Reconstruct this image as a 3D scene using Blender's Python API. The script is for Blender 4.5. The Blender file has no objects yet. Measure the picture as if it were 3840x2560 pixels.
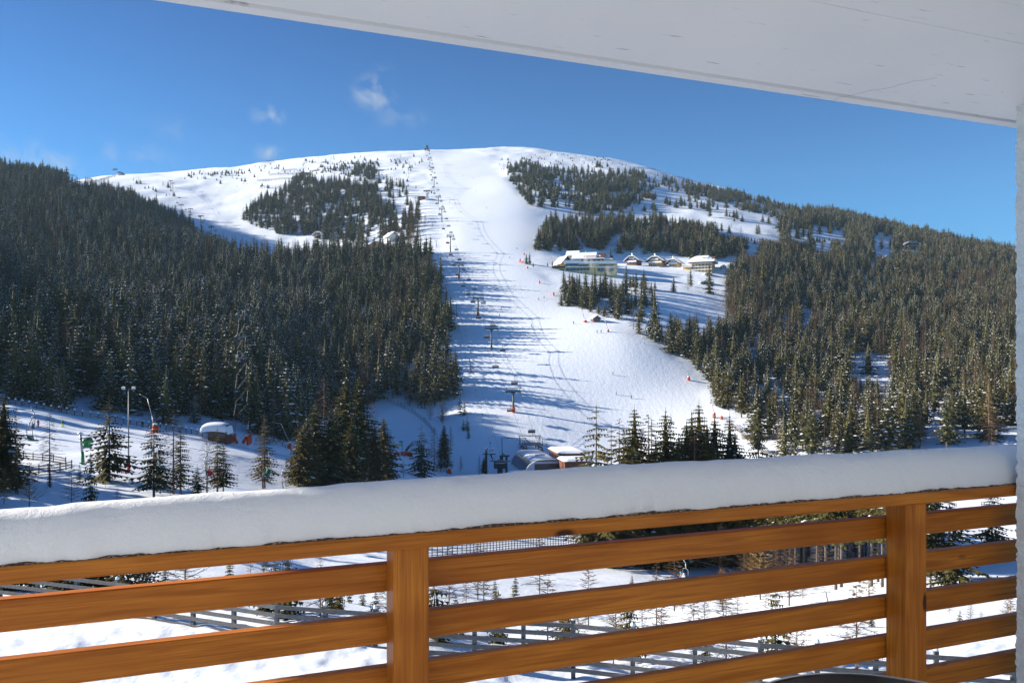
import bpy, bmesh, math, random
import numpy as np
from mathutils import Vector, Matrix
R = math.radians
SC = bpy.context.scene
COL = SC.collection

# ------------------------------------------------------------------ camera, world, sun, exposure
F, HZ, CX = 2987.0, 1345.0, 1920.0            # focal length (px of the 3840 wide photograph), horizon row, centre column
cam = bpy.data.cameras.new('camera'); co = bpy.data.objects.new('camera', cam); COL.objects.link(co)
cam.sensor_width = 36.0; cam.lens = 28.0; cam.shift_y = (HZ - 1280) / 3840.0
cam.clip_start = 0.05; cam.clip_end = 8000
co.location = (0, 0, 0); co.rotation_euler = (R(90), 0, 0)
SC.camera = co

SUN_EL, SUN_AZ = R(19.5), math.atan2(-0.978, 0.21)      # sun low on the left, a little in front
sdir = Vector((math.sin(SUN_AZ) * math.cos(SUN_EL), math.cos(SUN_AZ) * math.cos(SUN_EL), math.sin(SUN_EL)))
w = bpy.data.worlds.new('World'); SC.world = w; w.use_nodes = True
wn, wl = w.node_tree.nodes, w.node_tree.links
wn.clear()
wo = wn.new('ShaderNodeOutputWorld'); bg = wn.new('ShaderNodeBackground')
sky = wn.new('ShaderNodeTexSky'); sky.sky_type = 'NISHITA'; sky.sun_disc = False
sky.sun_elevation = SUN_EL; sky.sun_rotation = SUN_AZ
sky.altitude = 1700; sky.air_density = 1.25; sky.dust_density = 0.25; sky.ozone_density = 5.5
bg.inputs['Strength'].default_value = 0.05
# a few thin wisps of cloud, fixed to compass directions of the sky
tc = wn.new('ShaderNodeTexCoord')
def wisp(az_px, el_py, rx, ry, gain):
    d = Vector(((az_px - CX) / F, 1, (HZ - el_py) / F)).normalized()
    sub = wn.new('ShaderNodeVectorMath'); sub.operation = 'SUBTRACT'; sub.inputs[1].default_value = d
    wl.new(tc.outputs['Generated'], sub.inputs[0])
    sc = wn.new('ShaderNodeVectorMath'); sc.operation = 'MULTIPLY'; sc.inputs[1].default_value = (F / rx, F / rx, F / ry)
    wl.new(sub.outputs[0], sc.inputs[0])
    ln = wn.new('ShaderNodeVectorMath'); ln.operation = 'LENGTH'; wl.new(sc.outputs[0], ln.inputs[0])
    mr = wn.new('ShaderNodeMapRange'); mr.interpolation_type = 'SMOOTHSTEP'
    mr.inputs['From Min'].default_value = 1; mr.inputs['From Max'].default_value = 0
    mr.inputs['To Min'].default_value = 0; mr.inputs['To Max'].default_value = gain
    wl.new(ln.outputs['Value'], mr.inputs['Value'])
    return mr.outputs[0]
acc = None
for a in ((1415, 352, 120, 85, .95), (1440, 290, 60, 60, .5), (1005, 436, 75, 48, .95), (1000, 572, 90, 36, .8), (520, 585, 170, 60, .5),
          (110, 600, 260, 90, .6), (1500, 440, 140, 60, .3), (640, 480, 120, 60, .2)):
    o = wisp(*a)
    if acc is None: acc = o
    else:
        ad = wn.new('ShaderNodeMath'); ad.operation = 'ADD'; wl.new(acc, ad.inputs[0]); wl.new(o, ad.inputs[1]); acc = ad.outputs[0]
nz = wn.new('ShaderNodeTexNoise'); nz.inputs['Scale'].default_value = 34; nz.inputs['Detail'].default_value = 7
nz.inputs['Distortion'].default_value = .6
wl.new(tc.outputs['Generated'], nz.inputs['Vector'])
cr = wn.new('ShaderNodeMapRange'); cr.inputs['From Min'].default_value = .44; cr.inputs['From Max'].default_value = .72
wl.new(nz.outputs['Fac'], cr.inputs['Value'])
mu = wn.new('ShaderNodeMath'); mu.operation = 'MULTIPLY'; mu.use_clamp = True
wl.new(acc, mu.inputs[0]); wl.new(cr.outputs[0], mu.inputs[1])
mixc = wn.new('ShaderNodeMix'); mixc.data_type = 'RGBA'
mixc.inputs['B'].default_value = (4.2, 4.8, 5.6, 1)
tint = wn.new('ShaderNodeMix'); tint.data_type = 'RGBA'; tint.blend_type = 'MULTIPLY'; tint.inputs['Factor'].default_value = 1
wl.new(sky.outputs[0], tint.inputs['A'])
sz = wn.new('ShaderNodeSeparateXYZ'); wl.new(tc.outputs['Generated'], sz.inputs[0])
el = wn.new('ShaderNodeMapRange'); el.inputs['From Min'].default_value = .16; el.inputs['From Max'].default_value = .42; wl.new(sz.outputs['Z'], el.inputs['Value'])
cool = wn.new('ShaderNodeMix'); cool.data_type = 'RGBA'; cool.inputs['A'].default_value = (.52, 1.02, 1.30, 1); cool.inputs['B'].default_value = (.33, .60, .90, 1)   # crisp cold mountain blue
wl.new(el.outputs[0], cool.inputs['Factor']); wl.new(cool.outputs['Result'], tint.inputs['B'])
wl.new(mu.outputs[0], mixc.inputs['Factor']); wl.new(tint.outputs['Result'], mixc.inputs['A'])
wl.new(mixc.outputs['Result'], bg.inputs['Color']); wl.new(bg.outputs[0], wo.inputs['Surface'])

sun = bpy.data.lights.new('sun', 'SUN'); so = bpy.data.objects.new('sun', sun); COL.objects.link(so)
sun.energy = 5.0; sun.angle = R(0.53); sun.color = (1.0, .92, .80)
so.rotation_euler = (-sdir).to_track_quat('-Z', 'Y').to_euler()
vs = SC.view_settings
vs.view_transform = 'Standard'; vs.look = 'None'; vs.gamma = 1; vs.use_curve_mapping = False; vs.exposure = 1.34
SC.cycles.max_bounces = 6; SC.cycles.diffuse_bounces = 4; SC.cycles.glossy_bounces = 2; SC.cycles.transmission_bounces = 2
SC.cycles.caustics_reflective = False; SC.cycles.caustics_refractive = False

# ------------------------------------------------------------------ materials
def mat(name, base, rough=.6, var=None, vscale=6, bump=0, bscale=40, metal=0, spec=.3, objrand=None, stretch=(1, 1, 1), coords='Object', detail=4, lo=.35, hi=.65, bdist=.02):
    m = bpy.data.materials.new(name); m.use_nodes = True
    n, l = m.node_tree.nodes, m.node_tree.links
    p = n['Principled BSDF']
    p.inputs['Base Color'].default_value = (*base, 1); p.inputs['Roughness'].default_value = rough
    p.inputs['Metallic'].default_value = metal; p.inputs['Specular IOR Level'].default_value = spec
    t = n.new('ShaderNodeTexCoord'); mp = n.new('ShaderNodeMapping'); mp.inputs['Scale'].default_value = stretch
    l.new(t.outputs[coords], mp.inputs['Vector'])
    col = None
    if var is not None:
        nn = n.new('ShaderNodeTexNoise'); nn.inputs['Scale'].default_value = vscale; nn.inputs['Detail'].default_value = detail
        l.new(mp.outputs[0], nn.inputs['Vector'])
        r = n.new('ShaderNodeMapRange'); r.inputs['From Min'].default_value = lo; r.inputs['From Max'].default_value = hi
        l.new(nn.outputs['Fac'], r.inputs['Value'])
        mx = n.new('ShaderNodeMix'); mx.data_type = 'RGBA'
        mx.inputs['A'].default_value = (*base, 1); mx.inputs['B'].default_value = (*var, 1)
        l.new(r.outputs[0], mx.inputs['Factor']); col = mx.outputs['Result']
    if objrand is not None:
        oi = n.new('ShaderNodeObjectInfo'); mx = n.new('ShaderNodeMix'); mx.data_type = 'RGBA'
        mx.inputs['A'].default_value = (*base, 1)
        if col: l.new(col, mx.inputs['A'])
        mx.inputs['B'].default_value = (*objrand, 1)
        l.new(oi.outputs['Random'], mx.inputs['Factor']); col = mx.outputs['Result']
    if col: l.new(col, p.inputs['Base Color'])
    if bump:
        bn = n.new('ShaderNodeTexNoise'); bn.inputs['Scale'].default_value = bscale; bn.inputs['Detail'].default_value = 5
        l.new(mp.outputs[0], bn.inputs['Vector'])
        b = n.new('ShaderNodeBump'); b.inputs['Strength'].default_value = bump; b.inputs['Distance'].default_value = bdist
        l.new(bn.outputs['Fac'], b.inputs['Height']); l.new(b.outputs[0], p.inputs['Normal'])
    return m

M = {}
M['snow'] = mat('snow', (.86, .88, .90), .75, bump=.3, bscale=3, bdist=.05, spec=.15)
M['needle'] = mat('needle', (.026, .036, .015), .8, var=(.115, .100, .034), vscale=.45, objrand=(.095, .078, .025), spec=.1)
M['needle_far'] = mat('needle_far', (.028, .038, .018), .8, var=(.110, .098, .036), vscale=.3, objrand=(.095, .080, .030), spec=.1)
M['twig'] = mat('twig', (.10, .066, .045), .8, objrand=(.19, .11, .060), spec=.1)
M['gold'] = mat('gold', (.34, .21, .07), .8, objrand=(.22, .13, .05), spec=.1)
M['bark'] = mat('bark', (.10, .07, .055), .85, var=(.20, .15, .12), vscale=3, stretch=(1, 1, .2), spec=.1)
M['barkgrey'] = mat('barkgrey', (.085, .070, .062), .85, var=(.15, .125, .11), vscale=2, stretch=(1, 1, .2), spec=.1)
M['steel'] = mat('steel', (.20, .21, .23), .5, metal=.4)
M['dark'] = mat('dark', (.035, .038, .045), .5)
M['olive'] = mat('olive', (.10, .105, .07), .55)
M['orange'] = mat('orange', (.80, .10, .02), .6, var=(.62, .07, .02), vscale=3)
M['galv'] = mat('galv', (.42, .44, .46), .45, metal=.3)
M['red'] = mat('red', (.55, .02, .03), .6)
M['pink'] = mat('pink', (.70, .08, .22), .6)
M['blue'] = mat('blue', (.03, .16, .55), .5)
M['cyan'] = mat('cyan', (.04, .42, .62), .5)
M['green'] = mat('green', (.02, .26, .08), .5)
M['lime'] = mat('lime', (.42, .75, .03), .6)
M['black'] = mat('black', (.012, .013, .016), .5)
M['white'] = mat('white', (.80, .80, .80), .5)
M['yellow'] = mat('yellow', (.70, .50, .05), .5)
M['skin'] = mat('skin', (.55, .33, .24), .6)
M['teal'] = mat('teal', (.03, .10, .10), .5)
M['glass'] = mat('glass', (.03, .08, .16), .08, spec=.6)
M['glassdark'] = mat('glassdark', (.015, .015, .02), .12, spec=.6)
M['bubble'] = mat('bubble', (.40, .42, .45), .25, spec=.5)
M['cream'] = mat('cream', (.70, .60, .30), .8, var=(.62, .52, .26), vscale=.4)
M['yelwall'] = mat('yelwall', (.72, .50, .10), .8, var=(.64, .44, .09), vscale=.5)
M['peach'] = mat('peach', (.80, .50, .18), .8, var=(.72, .44, .15), vscale=.5)
M['larchwood'] = mat('larchwood', (.80, .42, .14), .75, var=(.68, .34, .11), vscale=2, stretch=(1, 1, 8))
M['brownwood'] = mat('brownwood', (.17, .065, .04), .75, var=(.085, .03, .018), vscale=2, stretch=(1, 1, 8))
M['whitewall'] = mat('whitewall', (.74, .72, .68), .85)
M['garage'] = mat('garage', (.075, .035, .030), .6)
M['fence_grey'] = mat('fence_grey', (.115, .11, .11), .85, var=(.18, .172, .168), vscale=3, stretch=(.3, 8, 8), spec=.1)
M['fence_dark'] = mat('fence_dark', (.045, .038, .036), .85, var=(.07, .06, .055), vscale=2)
M['fence_brown'] = mat('fence_brown', (.10, .065, .045), .85, var=(.15, .10, .07), vscale=2)
M['cable'] = mat('cable', (.05, .05, .055), .5)
M['rock'] = mat('rock', (.13, .11, .10), .9, var=(.2, .17, .15), vscale=.5)

# ------------------------------------------------------------------ helpers
def tag(o, label=None, cat=None, group=None, kind=None):
    if label: o['label'] = label
    if cat: o['category'] = cat
    if group: o['group'] = group
    if kind: o['kind'] = kind
    return o
def empty(name, loc, rz=0, label=None, cat=None, group=None):
    o = bpy.data.objects.new(name, None); COL.objects.link(o)
    o.location = loc; o.rotation_euler = (0, 0, rz); o.empty_display_size = .5
    return tag(o, label, cat, group)
def link(name, me, parent=None, loc=None):
    o = bpy.data.objects.new(name, me); COL.objects.link(o)
    if parent is not None: o.parent = parent
    if loc is not None: o.location = loc
    return o
class MB:
    """collects shapes; build() links them as one mesh object"""
    def __init__(s): s.v, s.f, s.m, s.X, s.smooth = [], [], [], None, []
    def add(s, vs, fs, mi=0, sm=False):
        b = len(s.v)
        if s.X is not None: vs = [tuple(s.X @ Vector(p)) for p in vs]
        s.v += [tuple(p) for p in vs]; s.f += [tuple(i + b for i in f) for f in fs]; s.m += [mi] * len(fs); s.smooth += [sm] * len(fs)
        return s
    def box(s, c, d, rz=0, mi=0, rx=0, ry=0):
        mtx = Matrix.Translation(Vector(c)) @ Matrix.Rotation(rz, 4, 'Z') @ Matrix.Rotation(ry, 4, 'Y') @ Matrix.Rotation(rx, 4, 'X')
        x, y, z = d[0] / 2, d[1] / 2, d[2] / 2
        vs = [mtx @ Vector(p) for p in ((-x, -y, -z), (x, -y, -z), (x, y, -z), (-x, y, -z), (-x, -y, z), (x, -y, z), (x, y, z), (-x, y, z))]
        return s.add(vs, [(3, 2, 1, 0), (4, 5, 6, 7), (0, 1, 5, 4), (1, 2, 6, 5), (2, 3, 7, 6), (3, 0, 4, 7)], mi)
    def bbox(s, c, d, rz=0, mi=0, b=.01):
        """box with chamfered long edges (section bevelled in y and z)"""
        x, y, z = d[0] / 2, d[1] / 2, d[2] / 2
        sec = [(-y + b, -z), (y - b, -z), (y, -z + b), (y, z - b), (y - b, z), (-y + b, z), (-y, z - b), (-y, -z + b)]
        mtx = Matrix.Translation(Vector(c)) @ Matrix.Rotation(rz, 4, 'Z')
        vs = [mtx @ Vector((-x, p, q)) for p, q in sec] + [mtx @ Vector((x, p, q)) for p, q in sec]
        fs = [(i, (i + 1) % 8, 8 + (i + 1) % 8, 8 + i)[::-1] for i in range(8)] + [tuple(range(8)), tuple(range(15, 7, -1))]
        fs = [f[::-1] for f in fs]
        return s.add(vs, fs, mi)
    def tube(s, a, b, r0, r1=None, n=6, mi=0, cap=True):
        r1 = r0 if r1 is None else r1
        a, b = Vector(a), Vector(b); t = (b - a)
        if t.length < 1e-9: return s
        t.normalize(); u = t.orthogonal().normalized(); q = t.cross(u)
        vs = [a + (u * math.cos(k * 2 * math.pi / n) + q * math.sin(k * 2 * math.pi / n)) * r0 for k in range(n)]
        vs += [b + (u * math.cos(k * 2 * math.pi / n) + q * math.sin(k * 2 * math.pi / n)) * r1 for k in range(n)]
        fs = [(k, (k + 1) % n, n + (k + 1) % n, n + k) for k in range(n)]
        if cap: fs += [tuple(range(n - 1, -1, -1)), tuple(range(n, 2 * n))]
        return s.add(vs, fs, mi, n > 5)
    def path(s, pts, r, n=6, mi=0):
        for a, b in zip(pts[:-1], pts[1:]): s.tube(a, b, r, r, n, mi)
        return s
    def lathe(s, prof, n=24, mi=0, c=(0, 0, 0), sm=True):
        vs = []
        for r, z in prof:
            vs += [(c[0] + r * math.cos(k * 2 * math.pi / n), c[1] + r * math.sin(k * 2 * math.pi / n), c[2] + z) for k in range(n)]
        fs = []
        for i in range(len(prof) - 1):
            fs += [(i * n + k, i * n + (k + 1) % n, (i + 1) * n + (k + 1) % n, (i + 1) * n + k) for k in range(n)]
        return s.add(vs, fs, mi, sm)
    def prism(s, poly, y0, y1, mi=0, axis='y'):
        """polygon in x,z extruded along y (or y,z along x)"""
        n = len(poly)
        if axis == 'y': vs = [(p, y0, q) for p, q in poly] + [(p, y1, q) for p, q in poly]
        elif axis == 'x': vs = [(y0, p, q) for p, q in poly] + [(y1, p, q) for p, q in poly]
        else: vs = [(p, q, y0) for p, q in poly] + [(p, q, y1) for p, q in poly]
        fs = [tuple(range(n)), tuple(range(2 * n - 1, n - 1, -1))] + [(k, n + k, n + (k + 1) % n, (k + 1) % n) for k in range(n)]
        return s.add(vs, fs, mi)
    def mesh(s, name, mats):
        me = bpy.data.meshes.new(name)
        me.from_pydata(s.v, [], s.f)
        for m in (mats if isinstance(mats, (list, tuple)) else [mats]): me.materials.append(m)
        me.polygons.foreach_set('material_index', s.m); me.polygons.foreach_set('use_smooth', s.smooth)
        me.update(); return me
    def build(s, name, mats, parent=None, loc=None): return link(name, s.mesh(name, mats), parent, loc)
def fixn(o):
    bm = bmesh.new(); bm.from_mesh(o.data); bmesh.ops.recalc_face_normals(bm, faces=bm.faces); bm.to_mesh(o.data); bm.free(); return o
def copy_tree(o, parent=None):
    c = o.copy(); COL.objects.link(c)
    if parent is not None: c.parent = parent
    for ch in list(o.children): copy_tree(ch, c)
    return c

# ------------------------------------------------------------------ terrain: one continuous snow-covered sheet
def pchip(x, y, q):
    x, y = np.asarray(x, float), np.asarray(y, float); h = np.diff(x); d = np.diff(y) / h
    m = np.zeros_like(y); m[0], m[-1] = d[0], d[-1]
    for i in range(1, len(x) - 1):
        if d[i - 1] * d[i] > 0:
            w1, w2 = 2 * h[i] + h[i - 1], h[i] + 2 * h[i - 1]; m[i] = (w1 + w2) / (w1 / d[i - 1] + w2 / d[i])
    q = np.clip(q, x[0], x[-1]); i = np.clip(np.searchsorted(x, q) - 1, 0, len(x) - 2)
    t = (q - x[i]) / h[i]
    return ((1 + 2 * t) * (1 - t) ** 2 * y[i] + t * (1 - t) ** 2 * h[i] * m[i] + t * t * (3 - 2 * t) * y[i + 1] + t * t * (t - 1) * h[i] * m[i + 1])
# per bearing (column of the view): (distance, height) first, then (distance, row the ground has at that distance)
COLS = {
 -900: ([(2, -11), (20, -11), (35, -11), (50, -13), (75, -13), (110, -13), (150, -10), (200, -2), (250, 25)], [(350, 782), (500, 676), (700, 611), (900, 588), (1000, 598), (1200, 735), (1800, 814), (2600, 954)]),
 -150: ([(2,-11.2),(20,-11.2),(37,-11.2),(50,-14),(75,-16),(110,-16.5),(150,-16.5),(200,-12.5),(250,-4)], [(350,1225),(500,1060),(700,840),(900,690),(1000,650),(1200,680),(1800,750),(2600,900)]),
 0: ([(2,-11.2),(20,-11.2),(37,-11.2),(50,-14),(75,-16),(110,-16.5),(150,-16.5),(200,-12.5),(250,-4)], [(350,1225),(500,1060),(700,840),(900,690),(1000,650),(1200,680),(1800,750),(2600,900)]),
 400: ([(2,-11.2),(20,-11.2),(36,-11.2),(50,-14.5),(75,-17),(110,-18),(150,-17.8),(200,-17),(215,-16),(250,-9)], [(350,1270),(500,1110),(700,890),(850,775),(900,752),(1000,752),(1150,725),(1300,690),(1500,666),(1700,662),(2000,700),(2600,850)]),
 800: ([(2,-11.1),(20,-11.1),(34,-11.1),(50,-15),(75,-18),(110,-20),(150,-21),(190,-21),(230,-19),(260,-14)], [(350,1330),(500,1170),(620,1040),(720,962),(780,958),(900,900),(1050,800),(1250,715),(1450,660),(1600,640),(1750,632),(2000,660),(2600,800)]),
 1200: ([(2,-11.0),(20,-11.0),(32,-11.0),(50,-16),(75,-20),(110,-23),(150,-25.5),(200,-26.5),(240,-26.5),(270,-25.8)], [(300,1590),(350,1508),(420,1368),(500,1225),(600,1070),(650,1003),(720,982),(800,950),(860,928),(950,850),(1050,770),(1200,700),(1400,640),(1600,600),(1750,585),(2000,610),(2600,750)]),
 1600: ([(2,-11.2),(20,-11.2),(31,-11.2),(50,-17),(75,-21),(110,-25),(150,-29),(200,-33),(250,-37),(280,-36.5),(310,-33)], [(350,1532),(420,1330),(500,1180),(580,1060),(650,985),(720,935),(800,872),(900,800),(1000,745),(1150,690),(1300,645),(1500,600),(1700,566),(1800,563),(2100,610),(2600,700)]),
 1900: ([(2,-11.6),(20,-11.6),(30.5,-11.6),(50,-18),(75,-22),(110,-27),(150,-32),(200,-38),(250,-41),(290,-39.5)], [(335,1545),(413,1312),(485,1185),(577,1048),(690,947),(800,855),(930,770),(1100,700),(1300,640),(1500,598),(1700,566),(1800,556),(1900,553),(2200,600),(2600,680)]),
 1740: ([(2,-11.4),(20,-11.4),(31,-11.4),(50,-17.5),(75,-21.5),(110,-26),(150,-30.5),(200,-36),(250,-40),(290,-39)], [(335,1549),(413,1318),(485,1188),(577,1050),(690,946),(800,857),(930,772),(1100,705),(1300,641),(1500,598),(1700,568),(1800,560),(2100,605),(2600,690)]),
 2300: ([(2,-11.8),(20,-11.8),(30,-11.8),(50,-18),(75,-23),(110,-29),(150,-34),(200,-39),(250,-42),(290,-40)], [(340,1540),(413,1302),(485,1178),(577,1072),(632,1036),(665,1000),(710,985),(770,925),(850,870),(950,800),(1100,725),(1300,660),(1500,620),(1700,602),(1850,600),(2200,660),(2600,740)]),
 2700: ([(2,-11.9),(20,-11.9),(29,-11.9),(50,-17),(75,-23),(110,-30),(150,-33),(200,-36),(250,-37)], [(300,1648),(350,1500),(420,1340),(500,1210),(577,1110),(640,1040),(665,1003),(715,988),(800,910),(950,815),(1150,755),(1400,715),(1600,702),(2000,740),(2600,820)]),
 3100: ([(2,-11.9),(20,-11.9),(28,-11.9),(50,-16),(75,-22),(110,-30),(150,-33),(200,-34),(250,-32)], [(300,1610),(350,1500),(420,1370),(500,1250),(600,1130),(700,1030),(850,920),(1000,855),(1200,815),(1400,805),(1800,840),(2600,950)]),
 3500: ([(2,-11.9),(20,-11.9),(28,-11.9),(50,-16),(75,-21),(110,-29),(150,-32),(200,-31),(250,-27)], [(300,1560),(350,1470),(420,1360),(500,1265),(600,1160),(700,1070),(850,970),(1000,915),(1100,905),(1300,915),(1700,960),(2600,1050)]),
 3840: ([(2,-11.9),(20,-11.9),(28,-11.9),(50,-16),(75,-21),(110,-29),(150,-32),(200,-31),(250,-25)], [(300,1540),(350,1455),(420,1350),(500,1260),(600,1165),(700,1085),(850,1005),(950,975),(1100,980),(1500,1040),(2600,1120)]),
 4700: ([(2,-11.9),(20,-11.9),(28,-11.9),(50,-16),(75,-20),(110,-26),(150,-28),(200,-26),(250,-18)], [(300,1500),(350,1430),(420,1350),(500,1280),(600,1200),(700,1140),(850,1100),(1200,1120),(2600,1200)]),
}
NU, NL = 641, 620
US = np.linspace(-1.02, 1.02, NU)
LS = np.linspace(math.log(2.0), math.log(2550), NL); DS = np.exp(LS)
cols = sorted(COLS); zc = []
for c in cols:
    a, b = COLS[c]
    d = [p[0] for p in a] + [p[0] for p in b]
    z = [p[1] - p[0] * 25 / F if p[0] > 40 else p[1] for p in a]      # near rows were read from a slightly different horizon
    z = [zz + (p[0] * 25 / F if p[0] > 40 else 0) for zz, p in zip(z, a)]
    z += [(HZ - p[1]) / F * p[0] for p in b]
    zc.append(pchip(d, z, DS))
zc = np.array(zc); cu = [(c - CX) / F for c in cols]
ZG = np.array([pchip(cu, zc[:, j], US) for j in range(NL)]).T          # [u, d]
k = np.array([1, 4, 6, 4, 1.]) / 16
for _ in range(6):
    P = np.pad(ZG, ((2, 2), (0, 0)), mode='edge'); ZG = sum(k[i] * P[i:i + NU] for i in range(5))
def vnoise(x, y, seed):
    def h(i, j): 
        n = np.sin(i * 127.1 + j * 311.7 + seed * 74.7) * 43758.5453; return n - np.floor(n)
    i, j = np.floor(x), np.floor(y); fx, fy = x - i, y - j
    sx, sy = fx * fx * fx * (fx * (fx * 6 - 15) + 10), fy * fy * fy * (fy * (fy * 6 - 15) + 10)
    return (h(i, j) * (1 - sx) + h(i + 1, j) * sx) * (1 - sy) + (h(i, j + 1) * (1 - sx) + h(i + 1, j + 1) * sx) * sy - .5
def inpoly(px, py, poly):
    px, py = np.asarray(px, float), np.asarray(py, float); c = np.zeros(px.shape, bool); n = len(poly)
    for i in range(n):
        x1, y1 = poly[i]; x2, y2 = poly[(i + 1) % n]
        if y1 == y2: continue
        t = ((y1 > py) != (y2 > py)) & (px < (x2 - x1) * (py - y1) / (y2 - y1) + x1); c ^= t
    return c
PISTE = [(1610,570),(1790,572),(1880,640),(1960,740),(2060,850),(2010,930),(1990,990),(2080,1080),(2110,1170),(2330,1235),(2480,1310),(2620,1440),(2680,1560),(2700,1800),(1740,1800),(1720,1500),(1700,1300),(1665,1080),(1640,960),(1620,760)]
UU, DD = np.meshgrid(US, DS, indexing='ij')
XX, YY = UU * DD, DD
PXG, PYG = CX + UU * F, HZ - ZG / DD * F
onp = inpoly(PXG, PYG, PISTE).astype(float)
for _ in range(4):
    P = np.pad(onp, ((1, 1), (1, 1)), mode='edge'); onp = (P[:-2, 1:-1] + P[2:, 1:-1] + P[1:-1, :-2] + P[1:-1, 2:] + P[1:-1, 1:-1]) / 5
far = np.clip((DD - 300) / 900, 0, 1)
rough = (1 - .93 * onp)
ZG = ZG + rough * far * (vnoise(XX / 60, YY / 90, 1) * 3.4 + vnoise(XX / 25, YY / 35, 2) * 2.2 + vnoise(XX / 9, YY / 12, 3) * .8)
mid = np.clip((DD - 38) / 60, 0, 1) * (1 - far)
ZG = ZG + rough * mid * (vnoise(XX / 22, YY / 22, 4) * 1.1 + vnoise(XX / 7, YY / 7, 5) * .28)
ZG = ZG + onp * (vnoise(XX / 70, YY / 90, 6) * 1.3 + vnoise(XX / 14, YY / 30, 7) * .10)
nearf = np.clip((DD - 18) / 6, 0, 1) * np.clip((40 - DD) / 8, 0, 1)
ZG = ZG + nearf * (vnoise(XX / 1.6, YY / 1.2, 8) * .16 + vnoise(XX / .55, YY / .45, 9) * .13 + vnoise(XX / 7, YY / .5, 10) * .10)
def gz(x, y):
    u = x / y; iu = np.clip((u - US[0]) / (US[1] - US[0]), 0, NU - 1.001); il = np.clip((np.log(y) - LS[0]) / (LS[1] - LS[0]), 0, NL - 1.001)
    a, b = np.floor(iu).astype(int), np.floor(il).astype(int); s, t = iu - a, il - b
    return (ZG[a, b] * (1 - s) + ZG[a + 1, b] * s) * (1 - t) + (ZG[a, b + 1] * (1 - s) + ZG[a + 1, b + 1] * s) * t
def ground(px, py, dmin=25):
    """the ground point seen at a pixel of the photograph"""
    u = (px - CX) / F; e = (HZ - py) / F
    iu = min(max((u - US[0]) / (US[1] - US[0]), 0), NU - 1.001); a = int(iu); s = iu - a
    prof = (ZG[a] * (1 - s) + ZG[a + 1] * s) / DS
    j0 = int((math.log(dmin) - LS[0]) / (LS[1] - LS[0]))
    idx = np.nonzero(prof[j0:] >= e)[0]
    if len(idx) == 0:
        j = j0 + int(np.argmax(prof[j0:])); d = DS[j]
    else:
        j = j0 + idx[0]
        if j == j0: d = DS[j]
        else:
            t = (e - prof[j - 1]) / (prof[j] - prof[j - 1]); d = DS[j - 1] + t * (DS[j] - DS[j - 1])
    return Vector((u * d, d, float(gz(np.array(u * d), np.array(d)))))
def gat(px, d):
    u = (px - CX) / F; return Vector((u * d, d, float(gz(np.array(u * d), np.array(float(d))))))
def pix(p): return CX + p[0] / p[1] * F, HZ - p[2] / p[1] * F

me = bpy.data.meshes.new('terrain')
vs_ = np.stack([XX, YY, ZG], -1).reshape(-1, 3)
ii, jj = np.meshgrid(np.arange(NU - 1), np.arange(NL - 1), indexing='ij'); q = (ii * NL + jj).ravel()
fs_ = np.stack([q, q + NL, q + NL + 1, q + 1], -1)
me.vertices.add(len(vs_)); me.vertices.foreach_set('co', vs_.ravel())
me.loops.add(fs_.size); me.loops.foreach_set('vertex_index', fs_.ravel())
me.polygons.add(len(fs_)); me.polygons.foreach_set('loop_start', np.arange(0, fs_.size, 4)); me.polygons.foreach_set('use_smooth', np.ones(len(fs_), bool))
me.update(calc_edges=True)
# piste mask: groomed snow has ski tracks
at = me.attributes.new('piste', 'FLOAT', 'POINT'); at.data.foreach_set('value', onp.ravel())
ms = bpy.data.materials.new('terrain_snow'); ms.use_nodes = True
n, l = ms.node_tree.nodes, ms.node_tree.links; p = n['Principled BSDF']
p.inputs['Base Color'].default_value = (.83, .88, .94, 1); p.inputs['Roughness'].default_value = .7; p.inputs['Specular IOR Level'].default_value = .15
g = n.new('ShaderNodeNewGeometry'); aa = n.new('ShaderNodeAttribute'); aa.attribute_name = 'piste'
def nb(scale, st, strength, dist, prev=None, detail=4, fac=None, rz=0):
    mp = n.new('ShaderNodeMapping'); mp.inputs['Scale'].default_value = st; mp.inputs['Rotation'].default_value = (0, 0, rz)
    l.new(g.outputs['Position'], mp.inputs['Vector'])
    t = n.new('ShaderNodeTexNoise'); t.inputs['Scale'].default_value = scale; t.inputs['Detail'].default_value = detail; l.new(mp.outputs[0], t.inputs['Vector'])
    b = n.new('ShaderNodeBump'); b.inputs['Strength'].default_value = strength; b.inputs['Distance'].default_value = dist
    l.new(t.outputs['Fac'], b.inputs['Height'])
    if fac is not None:
        mm = n.new('ShaderNodeMath'); mm.operation = 'MULTIPLY'; mm.inputs[1].default_value = strength; l.new(fac, mm.inputs[0]); l.new(mm.outputs[0], b.inputs['Strength'])
    if prev: l.new(prev.outputs[0], b.inputs['Normal'])
    return b
inv = n.new('ShaderNodeMath'); inv.operation = 'SUBTRACT'; inv.inputs[0].default_value = 1; l.new(aa.outputs['Fac'], inv.inputs[1])
b1 = nb(.16, (1, 1, 1), .35, .8, None, 5, inv.outputs[0])
b2 = nb(.9, (1, .22, 1), .30, .20, b1, 4, aa.outputs['Fac'], R(-24))
b3 = nb(.5, (1, .18, 1), .28, .3, b2, 3, aa.outputs['Fac'], R(16))
b4 = nb(2.2, (1, 1, 1), .35, .10, b3, 5)
l.new(b4.outputs[0], p.inputs['Normal'])
me.materials.append(ms)
tag(link('terrain', me), kind='structure')
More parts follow.
